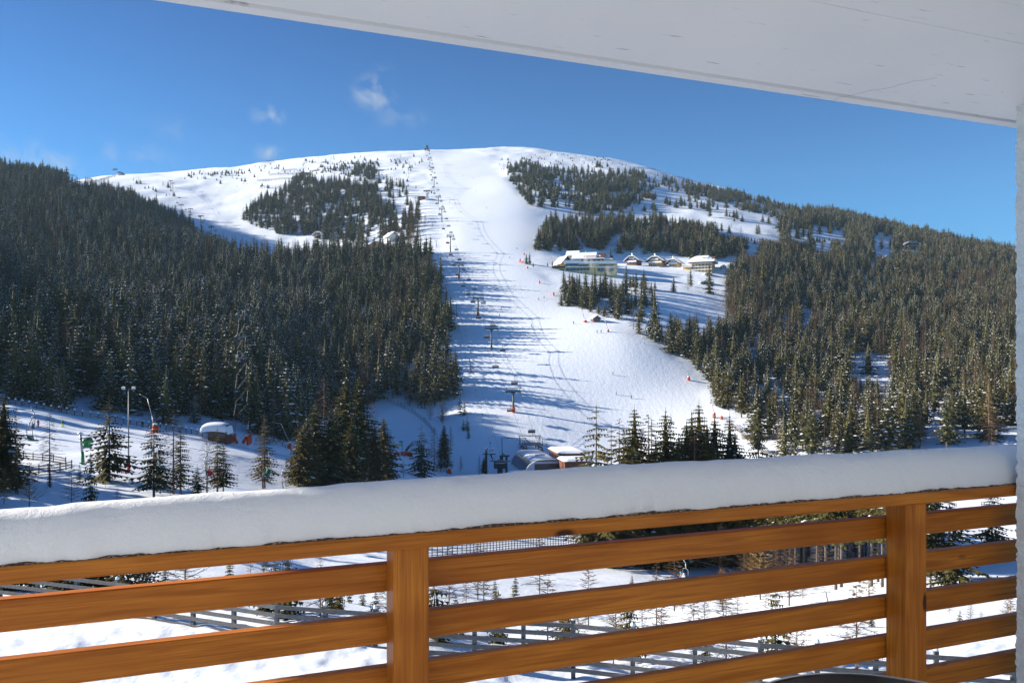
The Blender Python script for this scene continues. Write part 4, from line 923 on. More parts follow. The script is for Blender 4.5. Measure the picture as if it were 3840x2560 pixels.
on_snow(1515, 1712, 20, 'stand', 'blue', 'red', 'white', 'child with white helmet and blue jacket beside the orange slide padding', .8)

# ------------------------------------------------------------------ fences
def line_pts(pts, step, dmin=25, z0=0.0):
    """ground points every step metres along a line given in the photograph"""
    G = [ground(a, b, dmin) for a, b in pts]; out = []
    for a, b in zip(G[:-1], G[1:]):
        L_ = math.hypot(b.x - a.x, b.y - a.y); n_ = max(1, int(round(L_ / step)))
        for i in range(n_): out.append(a + (b - a) * (i / n_))
    out.append(G[-1])
    for p in out: p.z = float(gz(np.array(p.x), np.array(p.y))) + z0
    return out
def fence(name, label, pts, m, h, rails, pr=.08, rh=.12, caps=None, top=None, cat='fence', square=False):
    o0 = pts[0]; root = empty(name, o0, 0, label, cat)
    L_ = [Vector((p.x - o0.x, p.y - o0.y, (p.z if top is None else top - h) - o0.z)) for p in pts]
    for i, p in enumerate(L_):
        mb = MB(); q = L_[min(i + 1, len(L_) - 1)] - L_[max(i - 1, 0)]; a = math.atan2(q.y, q.x)
        if square: mb.box((p.x, p.y, p.z + h / 2 - .3), (pr * 2, pr * 2, h + .6 + (.10 if i % 2 else 0)), a)
        else: mb.tube((p.x, p.y, p.z - .4), (p.x, p.y, p.z + h + .08), pr, pr * .9, 6)
        po = mb.build('post', m, root)
        if caps:
            c_ = MB(); c_.lathe([(pr * 1.0, 0), (caps, .02), (caps, caps * .7), (caps * .6, caps * 1.3), (0, caps * 1.5)], 8, 0, (p.x, p.y, p.z + h + .06)); c_.build('snow_cap', M['snow'], po)
    for k in range(rails):
        f = (k + .6) / rails; mb = MB()
        for i, (a, b) in enumerate(zip(L_[:-1], L_[1:])):
            q = b - a; c = (a + b) / 2; an = math.atan2(q.y, q.x); sl = math.atan2(q.z, math.hypot(q.x, q.y)); nx = Vector((math.sin(an), -math.cos(an), 0)) * (pr + .03) * (1 if (i // 3 + k) % 2 else 1)
            mb.box((c.x + nx.x, c.y + nx.y, c.z + h * f), (q.length + .02, .045, rh), an, 0, 0, -sl)
        mb.build('rail', m, root)
    return root
# grey plank fence below the balcony
FP = []
for px, d in ((-250, 38.5), (0, 37.0), (440, 34.8), (1038, 31.6), (1600, 30.3), (2150, 29.4), (2851, 27.4), (3510, 26.3), (4100, 25.4)): FP.append(Vector(((px - CX) / F * d, d, 0)))
pts = []
for a, b in zip(FP[:-1], FP[1:]):
    n_ = max(1, int(round((b - a).length / 2.05)))
    pts += [a + (b - a) * (i / n_) for i in range(n_)]
for p in pts: p.z = float(gz(np.array(p.x), np.array(p.y)))
fence('plank_fence', 'weathered grey plank fence with square posts crossing the snow below the balcony', pts, M['fence_grey'], 1.95, 6, .075, .155, .085, -9.68, square=True)
fence('rail_fence', 'brown rail fence with snow-capped posts along the top of the beginners\' slope', line_pts([(-40, 1500), (33, 1513), (109, 1526), (192, 1541), (279, 1556), (368, 1569), (464, 1586), (537, 1599), (623, 1612), (697, 1622), (760, 1636)], 2.0, 150), M['fence_brown'], 1.25, 3, .11, .13, .28)
fence('rail_fence', 'brown rail fence running from the lattice pylon towards the bent snow lance', line_pts([(960, 1655), (1010, 1662), (1059, 1673), (1078, 1682)], 2.0, 150), M['fence_brown'], 1.2, 2, .10, .13, .24)
fence('rail_fence', 'upper short brown fence in the shade behind the hanging double chairs', line_pts([(88, 1722), (160, 1728), (200, 1732), (246, 1742)], 2.6, 60), M['fence_brown'], 1.2, 3, .09, .14)
fence('rail_fence', 'lower brown fence bending uphill in the shade left of the green snow cannon', line_pts([(60, 1778), (110, 1780), (180, 1772), (225, 1766), (268, 1756)], 2.2, 60), M['fence_brown'], 1.3, 3, .09, .14)
fence('net_fence', 'dark net fence running down beside the sunny lane below the left forest', line_pts([(1452, 1506), (1490, 1520), (1545, 1546), (1590, 1580), (1612, 1604), (1630, 1630)], 2.6, 200), M['fence_dark'], 2.0, 5, .06, .05)
fence('rail_fence', 'wooden rail fence along the lane at the right end of the tree row', line_pts([(2738, 1592), (2775, 1622), (2820, 1662), (2868, 1706), (2900, 1740)], 2.2, 180), M['fence_brown'], 1.5, 4, .08, .13)
fence('snow_fence', 'long dark blue slatted snow fence on the slope seen under the handrail', line_pts([(1600, 2100), (1750, 2088), (1850, 2076), (2000, 2062), (2150, 2046), (2290, 2034)], 1.1, 60), M['fence_dark'], 2.3, 7, .055, .07)
fence('rail_fence', 'small dark rail fence in the shade at the right, seen between the boards', line_pts([(3640, 2300), (3700, 2302), (3740, 2306)], 1.6, 60), M['fence_dark'], 1.5, 4, .06, .10)
fence('rope_fence', 'line of short dark marker posts right of the valley station', line_pts([(1998, 1632), (2020, 1652), (2050, 1672), (2068, 1698)], 2.5, 240), M['fence_dark'], 1.1, 1, .10, .05)
fence('net_fence', 'row of dark barrier posts behind the orange slide padding', line_pts([(1520, 1700), (1535, 1680), (1548, 1668)], 1.2, 180), M['fence_dark'], 1.4, 3, .07, .06)
for px0, y0, px1, y1, h_, lb in ((998, 606, 1045, 603, 3, 'topmost avalanche barrier on the skyline'), (978, 615, 1030, 611, 3, 'second avalanche barrier under the skyline'), (963, 630, 1020, 620, 5, 'tall short avalanche barrier left of the rock rib'),
        (1055, 642, 1112, 638, 3, 'avalanche barrier right of the rocky rib'), (1010, 660, 1135, 652, 3, 'long avalanche barrier across the middle of the open flank'), (965, 680, 1112, 672, 3, 'longest avalanche barrier low on the open flank'), (972, 712, 1070, 700, 4, 'lowest avalanche barrier just above the upper wood')):
    fence('avalanche_barrier', 'dark ' + lb, line_pts([(px0, y0), ((px0 + px1) / 2, (y0 + y1) / 2 - 1), (px1, y1)], 4.5, 900), M['fence_dark'], h_, 3, .16, .3, cat='barrier')
fence('net_fence', 'long dark safety net dropping down the left piste beside the forest ridge', line_pts([(476, 706), (490, 722), (500, 738), (514, 760), (530, 775)], 6, 800), M['fence_dark'], 2.6, 3, .22, .3)
fence('net_fence', 'dark safety fence curving below the ridge lift station at far left', line_pts([(355, 682), (375, 676), (400, 668), (425, 660)], 8, 900), M['fence_dark'], 2.2, 3, .2, .3)

# ------------------------------------------------------------------ ski lifts
def pylon(px, py, hpx, arm, label, foot='olive', dmin=240, name='lift_pylon', slim=1.0, m='olive', az=0.0, topframe=True, group=None):
    p = ground(px, py, dmin); h = hpx / F * p.y
    r = empty(name, p, az, label, 'lift pylon', group)
    mb = MB(); mb.tube((0, 0, -1), (0, 0, h), .55 * slim, .36 * slim, 12); mb.build('pole', M[m], r)
    if foot == 'orange':
        mb = MB(); mb.lathe([(.80 * slim, 0), (.82 * slim, 1.2), (.78 * slim, 2.2), (.5, 2.25)], 14); mb.build('foot_padding', M['orange'], r)
    mb = MB(); mb.box((0, 0, h + .15), (arm * 1.05, .6, .6), 0); mb.box((0, 0, h - .3), (1.8, .5, .5)); mb.build('crossarm', M['dark'], r)
    if topframe:
        mb = MB(); H2 = h + 1.75
        mb.box((0, 0, H2), (arm * 1.05, .32, .34))
        for s_ in (-1, 1): mb.tube((s_ * arm * .38, 0, h + .3), (s_ * arm * .48, 0, H2), .12, .12, 6)
        mb.path([(-arm * .3, 0, h + .9), (arm * .3, 0, h + .9)], .05); mb.path([(-arm * .3, 0, h + 1.3), (arm * .3, 0, h + 1.3)], .04)
        for i in range(7): mb.tube((-arm * .3 + arm * .1 * i, 0, h + .3), (-arm * .3 + arm * .1 * i, 0, h + 1.3), .035, .035, 4)
        mb.build('service_frame', M['dark'], r)
    for s_ in (-1, 1):
        mb = MB(); x = s_ * arm * .46
        mb.box((x, 0, h - .25), (.16, 3.4, .30), 0, 0, R(-14))
        for i in range(5): 
            mb.X = Matrix.Translation((x + .12, -1.4 + .7 * i, h - .30 + (-1.4 + .7 * i) * -.25 * -1)) @ Matrix.Rotation(R(90), 4, 'Y'); mb.lathe([(.0, -.06), (.26, -.06), (.26, .06), (0, .06)], 10)
        mb.X = None; mb.box((x - s_ * .45, 0, h - .55), (.5, 1.6, .06)); mb.build('sheave_train', M['dark'], r)
    r['h'] = 0.0; del r['h']
    return p, h, r
ML = [(1925, 1545, 76, 6.4, 'orange', 'lowest lift pylon, olive pole with orange padded foot, just above the valley station'),
      (1843, 1312, 78, 6.6, 'olive', 'second lift pylon up from the valley station, standing in the tree shadows'),
      (1793, 1184, 66, 6.6, 'orange', 'third lift pylon up from the valley station, with orange foot'),
      (1721, 1047, 52, 6.4, 'orange', 'fourth lift pylon up from the valley station, with short orange foot'),
      (1689, 945, 58, 6.4, 'olive', 'tall fifth lift pylon up from the valley station'),
      (1657, 833, 48, 6.4, 'olive', 'sixth lift pylon, at the lower edge of the mogul slope'),
      (1643.5, 765, 25, 6.4, 'olive', 'short seventh lift pylon beside the drag lift ramp'),
      (1628, 703, 35, 6.4, 'olive', 'eighth lift pylon, above the drag lift ramp'),
      (1620, 648, 19, 6.4, 'olive', 'ninth lift pylon, on the upper steep slope'),
      (1612, 618, 24, 6.4, 'olive', 'highest lift pylon, below the mountain station')]
tw = []
for px, py, hp_, arm, ft, lb in ML:
    p, h, r = pylon(px, py, hp_, arm, lb, ft, group='pylons of the chairlift'); tw.append((p, h))
st0 = gat(2012, 300); stT = ground(1601, 568, 1500)
lineP = [(Vector((st0.x, 300, -36.5)), 0)] + [(p, h) for p, h in tw] + [(Vector((stT.x, stT.y, stT.z)), 9)]
ropes = {}
for side, off in (('up', -3.0), ('down', 3.0)):
    P_ = []
    for i, (p, h) in enumerate(lineP):
        a = lineP[max(i - 1, 0)][0]; b = lineP[min(i + 1, len(lineP) - 1)][0]; q = Vector((b.x - a.x, b.y - a.y, 0)).normalized(); nn = Vector((q.y, -q.x, 0))
        P_.append(Vector((p.x, p.y, p.z + h - .1)) + nn * off * (.8 if i == 0 else 1))
    pts = []
    for a, b in zip(P_[:-1], P_[1:]):
        L_ = (b - a).length; n_ = max(6, int(L_ / 8))
        for i in range(n_):
            f = i / n_; v = a + (b - a) * f; v.z -= .012 * L_ * 4 * f * (1 - f) * .9; pts.append(v)
    pts.append(P_[-1]); ropes[side] = pts
for side, lb in (('up', 'thin uphill haul rope of the chairlift on the left of its pylons'), ('down', 'thin downhill haul rope of the chairlift on the right of its pylons')):
    o_ = ropes[side][0]; mb = MB(); mb.path([v - o_ for v in ropes[side]], .045, 4); o = mb.build('haul_rope', M['cable'], None, o_); tag(o, lb, 'cable')

def six_chair(pos, rz, label, group, bubble_down):
    r = empty('lift_chair', pos, rz, label, 'chairlift chair', group)
    mb = MB(); mb.path([(0, 0, .05), (0, -.25, -.5), (0, -.25, -1.7)], .07, 6); mb.box((0, 0, .02), (.14, .5, .16)); mb.build('hanger', M['steel'], r)
    mb = MB(); mb.path([(-1.45, -.2, -3.0), (-1.45, -.15, -1.9), (-1.2, -.2, -1.7), (1.2, -.2, -1.7), (1.45, -.15, -1.9), (1.45, -.2, -3.0)], .06, 6); mb.build('frame', M['steel'], r)
    mb = MB(); mb.box((0, -.35, -3.0), (3.0, .5, .14)); mb.build('seat', M['dark'], r)
    mb = MB(); mb.box((0, -.02, -2.62), (3.0, .12, .66), 0, 0, R(-12)); mb.build('backrest', M['dark'], r)
    mb = MB(); n_ = 7; vs = []
    for i in range(n_):
        a = R(20 + 115 * i / (n_ - 1)) if not bubble_down else R(60 + 110 * i / (n_ - 1))
        y, z = -.15 - math.cos(a) * -.85 * -1, -2.35 + math.sin(a) * .62
        vs += [(-1.5, y, z), (1.5, y, z), (1.5, y, z - .04), (-1.5, y, z - .04)]
    fs = [(i * 4 + a, i * 4 + (a + 1) % 4, i * 4 + 4 + (a + 1) % 4, i * 4 + 4 + a) for i in range(n_ - 1) for a in range(4)] + [(0, 1, 2, 3), tuple(range(n_ * 4 - 4, n_ * 4))]
    mb.add(vs, fs); fixn(mb.build('weather_hood', M['bubble'], r))
    mb = MB(); mb.path([(-1.3, -.2, -2.3), (-1.3, -.85, -2.75), (1.3, -.85, -2.75), (1.3, -.2, -2.3)], .03, 4)
    for x in (-1.0, -.5, 0, .5, 1.0): mb.path([(x, -.85, -2.75), (x, -.75, -3.4)], .025, 4)
    mb.build('restraint_bar', M['steel'], r)
    return r
CH = {'down': [578, 591, 602, 616, 632, 650, 667, 689, 713, 735, 756, 776, 795, 821, 848, 873, 898, 937, 974, 1012, 1050, 1085, 1138, 1223, 1313, 1440, 1617],
      'up': [584, 600, 623, 638, 657, 676, 703, 726, 764, 805, 859, 912, 958, 995, 1033, 1073, 1104, 1133, 1194, 1266, 1376, 1538]}
trows = [pix(Vector((p.x, p.y, p.z)))[1] for p, h in tw]
ordn = ['lowest', 'second', 'third', 'fourth', 'fifth', 'sixth', 'seventh', 'eighth', 'ninth', 'highest']
first = {}
for side in ('up', 'down'):
    rp_ = ropes[side]; dense = []
    for a, b in zip(rp_[:-1], rp_[1:]):
        for i in range(6): dense.append(a + (b - a) * (i / 6))
    rows = np.array([pix(v + Vector((0, 0, -2.8)))[1] for v in dense]); counts = {}
    picks = []
    for row in CH[side]:
        i = int(np.argmin(abs(rows - row))); v = dense[i]
        k = sum(1 for p, h in tw if p.y < v.y); picks.append((v, k, i))
    for k in set(q[1] for q in picks):
        grp = [q for q in picks if q[1] == k]; grp.sort(key=lambda q: q[0].y)
        for n_, (v, _, i) in enumerate(grp):
            where = 'below the lowest pylon' if k == 0 else ('above the highest pylon' if k >= len(tw) else 'between %s and %s pylon' % (ordn[k - 1], ordn[k]))
            pos_ = '' if len(grp) == 1 else (('lower ' if n_ == 0 else 'upper ') if len(grp) == 2 else ['lowest ', 'second lowest ', 'third lowest ', 'fourth lowest ', 'fifth lowest ', 'sixth lowest '][n_])
            nm_ = '%schair on the %s rope %s' % (pos_, 'left uphill' if side == 'up' else 'right downhill', where)
            a, b = dense[max(i - 3, 0)], dense[min(i + 3, len(dense) - 1)]; q = b - a; rz = math.atan2(q.y, q.x) - math.pi / 2
            if side == 'down': rz += 0
            key = side
            if key not in first:
                first[key] = six_chair(v, rz + (math.pi if side == 'up' else 0), nm_, 'chairs of the long chairlift', False)
            else:
                c_ = copy_tree(first[key]); c_.location = v; c_.rotation_euler = (0, 0, rz + (math.pi if side == 'up' else 0)); c_['label'] = nm_

# mountain station on the summit
r = empty('mountain_station', stT, 0, 'dark lattice mountain station of the chairlift on the summit skyline', 'lift station')
S_ = stT.y / F
mb = MB(); 
for x in (-5 * S_, 5 * S_): mb.tube((x, 0, -2), (x * .2, 0, 14 * S_), .9, .7, 8)
mb.box((0, 0, 7 * S_), (9 * S_, 1.2, 1.0)); mb.build('legs', M['steel'], r)
mb = MB(); mb.box((0, 0, 17 * S_), (12 * S_, 5, 3.4)); mb.box((0, 0, 21.5 * S_), (12.5 * S_, 4, 1.0))
for i in range(5): mb.tube((-6 * S_ + 3 * S_ * i, -2, 17 * S_), (-6 * S_ + 3 * S_ * i, -2, 21.5 * S_), .3, .3, 5)
mb.build('drive_housing', M['steel'], r)
mb = MB(); mb.box((-5.5 * S_, -3, 6.2 * S_), (6 * S_, 3, 3.0)); mb.box((5 * S_, -3, 9 * S_), (6 * S_, 3, 1.2)); mb.tube((6 * S_, -3, 8 * S_), (11 * S_, -6, -1), 1.2, 1.2, 6); mb.build('platform', M['dark'], r)

# drag lift left of the run
dl = [(1766, 1396, 56), (1714, 1185, 44), (1673, 1097, 30), (1655, 1005, 34), (1637.5, 926, 25), (1623, 851, 20)]
dpts = []
for i, (px, py, h_) in enumerate(dl):
    p = ground(px, py, 300); h = h_ / F * p.y
    r = empty('drag_lift_pole', p, 0, '%s slim drag lift pole with short crossarm, at the left edge of the run' % ['lowest', 'second lowest', 'third lowest', 'orange footed', 'second highest', 'highest'][i], 'lift pole', 'poles of the drag lift')
    mb = MB(); mb.tube((0, 0, -1), (-h * .09, 0, h), .22, .15, 8); mb.build('pole', M['dark'], r)
    mb = MB(); mb.box((-h * .09, 0, h), (2.6, .18, .16)); 
    for s_ in (-1, 1): mb.box((-h * .09 + s_ * 1.25, 0, h - .1), (.14, 1.2, .3))
    mb.build('crossarm', M['steel'], r)
    if i in (0, 1, 3):
        mb = MB(); mb.lathe([(.36, 0), (.36, 1.5), (.2, 1.55)], 10); mb.build('foot_padding', M['orange'], r)
    dpts.append(p + Vector((-h * .09, 0, h)))
d0 = gat(1872, 268); dpts = [Vector((d0.x, d0.y, d0.z + 6))] + dpts + [ground(1600, 730, 700) + Vector((0, 0, 5))]
for s_, lb in ((-1.25, 'left thin cable of the drag lift beside the run'), (1.25, 'right thin cable of the drag lift beside the run')):
    pts = []
    for a, b in zip(dpts[:-1], dpts[1:]):
        for i in range(8):
            f = i / 8; v = a + (b - a) * f; v.z -= .02 * (b - a).length * f * (1 - f); v.x += s_; pts.append(v)
    o_ = pts[0]; mb = MB(); mb.path([v - o_ for v in pts], .025, 3); tag(mb.build('drag_lift_cable', M['cable'], None, o_), lb, 'cable')
n_ = 0
for i in range(30):
    f = .02 + i * .017; k = f * (len(dpts) - 1); a, b = dpts[int(k)], dpts[int(k) + 1]; v = a + (b - a) * (k - int(k)); v.x += 1.25 if i % 2 else -1.25
    if i % 2 == 0 and i > 20: continue
    e = empty('drag_bar', v, 0, 'small dark drag bar hanging from the drag lift cable beside the run', 'drag bar', 'drag bars of the drag lift')
    mb = MB(); mb.tube((0, 0, 0), (0, 0, -.5), .16, .16, 6); mb.build('reel', M['dark'], e)
    mb = MB(); mb.tube((0, 0, -.5), (0, 0, -3.2), .03, .03, 4); mb.box((0, 0, -3.2), (1.3, .08, .08)); mb.build('hanger', M['dark'], e)
# drag lift top: ramp, hut and return frame
p = ground(1602, 752, 700); k_ = p.y / F
r = empty('drag_lift_terminal', p, 0, 'upper end of the drag lift, snow ramp under a wooden beam', 'lift station')
mb = MB(); mb.prism([(-9 * k_, 0), (9 * k_, 0), (6 * k_, 11 * k_), (2 * k_, 22 * k_), (-2 * k_, 22 * k_), (-8 * k_, 6 * k_)], 0, 7, 0); mb.build('ramp', M['snow'], r)
mb = MB(); mb.tube((-6 * k_, 6, 16 * k_), (-6 * k_, 6, 26 * k_), .3); mb.tube((6 * k_, 6, 30 * k_), (-7 * k_, 6, 38 * k_), .35); mb.tube((-8 * k_, 6, 32 * k_), (2 * k_, 6, 26 * k_), .4); mb.tube((1 * k_, 6, 0), (1 * k_, 6, 34 * k_), .4); mb.build('frame', M['brownwood'], r)
mb = MB(); mb.box((-4 * k_, 10, 42 * k_), (26 * k_, 1.2, 1.2)); mb.box((13 * k_, 10, 38 * k_), (1.2, 1.2, 3)); mb.build('beam', M['brownwood'], r)

# near double chairlift crossing the valley
RB = [(-400, 1462), (121, 1562), (545, 1648), (1050, 1742), (1800, 1905), (2560, 2088), (2950, 2192), (3700, 2400)]
def rope_pt(px, dy, d):
    xs = [a for a, b in RB]; ys = [b for a, b in RB]; py = float(pchip(xs, ys, np.array([float(px)]))[0]) + dy
    return Vector(((px - CX) / F * d, d, (HZ - py) / F * d))
for dy, d, lb in ((0, 94, 'nearer thin rope of the double chairlift crossing below the forest'), (-37, 99, 'farther thin rope of the double chairlift crossing below the forest')):
    pts = [rope_pt(x, dy, d) for x in range(-400, 3701, 50)]; o_ = pts[0]
    mb = MB(); mb.path([v - o_ for v in pts], .022, 5); tag(mb.build('haul_rope', M['cable'], None, o_), lb, 'cable')
def double_chair(pos, rz, label, facing):
    r = empty('double_chair', pos, rz, label, 'chairlift chair', 'chairs of the double chairlift')
    mb = MB(); mb.path([(0, 0, .05), (0, .06, -.3), (0, .34, -.75), (0, .36, -1.35)], .06, 8); mb.box((0, 0, 0), (.32, .10, .12)); mb.build('hanger', M['galv'], r)
    for s_ in (-1, 1):
        mb = MB(); mb.path([(0, .36, -1.35), (s_ * .35, .36, -1.38), (s_ * .56, .34, -1.5), (s_ * .62, .28, -2.2), (s_ * .62, .18, -2.78), (s_ * .62, -.42, -2.86)], .038, 6); mb.build('side_frame', M['steel'], r)
    mb = MB(); mb.box((0, -.12, -2.78), (1.3, .56, .09), 0, 0, R(-6)); mb.build('seat', M['teal'], r)
    mb = MB(); mb.box((0, .22, -2.42), (1.3, .08, .56), 0, 0, R(-14)); mb.build('backrest', M['teal'], r)
    mb = MB(); mb.path([(-.6, .2, -2.0), (-.6, -.42, -2.2), (.6, -.42, -2.2), (.6, .2, -2.0)], .02, 5); mb.path([(0, -.42, -2.2), (0, -.55, -3.1)], .018, 4); mb.path([(-.4, -.55, -3.12), (.4, -.55, -3.12)], .022, 4); mb.build('restraint_bar', M['steel'], r)
    return r
rdir = math.atan2(0, 1)
def dch(px, dy, d, label, face): return double_chair(rope_pt(px, dy, d), face, label, face)
dch(121, 0, 94, 'empty lower double chair hanging at the far left, dark backrest towards the balcony', R(150))
dch(116, -37, 99, 'empty upper double chair hanging at the far left, green seat seen from the front', R(-70))
dch(564, -37, 99, 'empty double chair with green seat, behind the snow-hung open spruce', R(-70))
dch(603, 0, 94, 'empty double chair with dark backrest beside the slim spruce', R(120))
c1 = dch(1006, -37, 99, 'double chair carrying a rider in green, in front of the brown-topped spruce', R(-75))
dch(1068, 0, 94, 'empty double chair left of the bushy brown larch', R(110))
c2 = dch(780, 0, 94, 'double chair carrying a rider in red, behind the thin bare larch', R(110))
c3 = dch(2562, 0, 94, 'double chair carrying three coloured riders at the edge of the trunk wood', R(-70))
c4 = dch(2962, 0, 94, 'double chair with a rider in red seen from the side, right of the trunk wood', R(-95))
def ride(chair, x, j, t, h, label, sc=1.0):
    rz = chair.rotation_euler[2]; q = Matrix.Rotation(rz, 4, 'Z') @ Vector((x, -.10, -2.76)); person(Vector(chair.location) + q, rz, 'sit', j, t, h, label, sc, True, None, False)
ride(c1, .25, 'green', 'teal', 'green', 'rider in green on the double chair before the brown-topped spruce')
ride(c2, -.2, 'red', 'red', 'green', 'rider in bright red on the double chair behind the thin larch')
ride(c3, -.34, 'black', 'black', 'cyan', 'rider in black at the left of the chair by the trunk wood'); ride(c3, .02, 'red', 'black', 'white', 'rider in red jacket in the middle of the chair by the trunk wood', .9); ride(c3, .38, 'cyan', 'lime', 'white', 'rider in light blue at the right of the chair by the trunk wood')
ride(c4, .28, 'red', 'black', 'red', 'rider in thick red jacket on the chair right of the trunk wood'); ride(c4, -.3, 'black', 'black', 'cyan', 'rider with blue helmet and dark jacket beside the one in red')

# ridge lift at far left and the lift up the left piste
for px, py, h_, lb in ((679, 810, 42, 'highest of the five pylons standing along the left piste'), (714, 829, 46, 'second highest of the five pylons along the left piste'), (753, 851, 42, 'middle one of the five pylons along the left piste'), (792, 890, 39, 'second lowest of the five pylons along the left piste'), (833, 945, 46, 'lowest of the five pylons along the left piste'),
                       (640, 706, 28, 'left one of two pylons high on the open slope'), (648, 719, 32, 'right one of two pylons high on the open slope')):
    pylon(px, py, h_, 5.6, 'brown ' + lb, 'olive', 600, 'lift_pylon', .75, 'fence_brown', 0, False, 'pylons of the left piste lift')
for px, py, h_, lb in ((272, 676, 20, 'ridge lift pylon on the skyline at the end of the left forest'), (334, 686, 16, 'small ridge lift pylon just below the skyline'), (429, 664, 27, 'left pole of the twin ridge pylon beside the ridge station'), (434, 663, 27, 'right pole of the twin ridge pylon beside the ridge station')):
    pylon(px, py, h_, 7.0, lb, 'olive', 900, 'lift_pylon', .8, 'steel', 0, True, 'pylons of the ridge lift')
pls = [ground(a, b, 600) + Vector((0, 0, 42 / F * 900)) for a, b in ((833, 945), (792, 890), (753, 851), (714, 829), (679, 810), (648, 719), (640, 706))]
pls = [ground(870, 1000, 500) + Vector((0, 0, 10))] + pls
for s_, lb in ((-2.6, 'left rope of the chairlift beside the left piste'), (2.6, 'right rope of the chairlift beside the left piste')):
    o_ = pls[0] + Vector((s_, 0, 0)); mb = MB(); mb.path([v + Vector((s_, 0, 0)) - o_ for v in pls], .05, 4); tag(mb.build('haul_rope', M['cable'], None, o_), lb, 'cable')
sm = six_chair(pls[1] + (pls[2] - pls[1]) * .4 + Vector((2.6, 0, 0)), 0, 'chair hanging between the two lowest pylons of the left piste', 'chairs of the left piste lift', False)
for n2, (i, f, s_) in enumerate(((1, .15, -2.6), (1, .8, 2.6), (2, .2, 2.6), (2, .6, -2.6), (2, .85, 2.6), (3, .3, 2.6), (3, .7, -2.6), (4, .3, 2.6), (4, .7, 2.6), (5, .2, -2.6), (5, .4, 2.6), (5, .6, -2.6))):
    c_ = copy_tree(sm); c_.location = pls[i] + (pls[i + 1] - pls[i]) * f + Vector((s_, 0, 0)); c_['label'] = 'tiny chair on the lift beside the left piste, among the pylons at the forest edge'
sm['label'] = 'tiny chair on the lift beside the left piste, among the pylons at the forest edge'
p = ground(447, 658, 900); k_ = p.y / F
r = empty('ridge_station', p, 0, 'pale ridge lift station with dark roof on the skyline at left', 'lift station')
mb = MB(); mb.prism([(-6 * k_, -2), (16 * k_, -2), (6 * k_, 9 * k_), (-5 * k_, 9 * k_)], 0, 8, 0); mb.build('wall', M['whitewall'], r)
mb = MB(); mb.box((0, 4, 11.5 * k_), (11 * k_, 9, 4 * k_)); mb.prism([(6 * k_, 12 * k_), (8 * k_, 12 * k_), (22 * k_, 0), (18 * k_, 0)], -.5, 8.5, 0); mb.build('roof', M['dark'], r)
mb = MB(); mb.box((3 * k_, -.1, 4 * k_), (6 * k_, .2, 3 * k_)); mb.build('window', M['glassdark'], r)
# ------------------------------------------------------------------ buildings
def snow_roof(mb_s, mb_r, w, d, eave, ridge, ov, hip=0.0, th=.6, y0=0.0, x0=0.0, n=6):
    """gabled roof seen from the gable end: rounded snow blanket on a thin board roof (ridge along y)"""
    W = w / 2 + ov; a = math.atan2(ridge - eave, w / 2); ez = eave - ov * math.tan(a)
    hx = W * hip
    top = [(-W, ez), (-hx, ridge - hx * math.tan(a)), (hx, ridge - hx * math.tan(a)), (W, ez)] if hip else [(-W, ez), (0, ridge), (W, ez)]
    mb_r.prism([(x + x0, z) for x, z in top] + [(x + x0, z - .22) for x, z in top[::-1]], y0 - ov, y0 + d + ov, 0)
    sn = [(-W - .12, ez - .05), (-W - .18, ez + th * .6)] 
    inner = [(-W * .93, ez + .07 * W * math.tan(a) + th)] + [(x * .96, z + th * 1.02) for x, z in top[1:-1]] + [(W * .93, ez + .07 * W * math.tan(a) + th)]
    sn += inner + [(W + .18, ez + th * .6), (W + .12, ez - .05)]
    sn = [(x + x0, z + .012) for x, z in sn]; bot = [(x + x0, z + .006) for x, z in top[::-1]]
    mb_s.prism(sn + bot, y0 - ov - .15, y0 + d + ov + .15, 0)
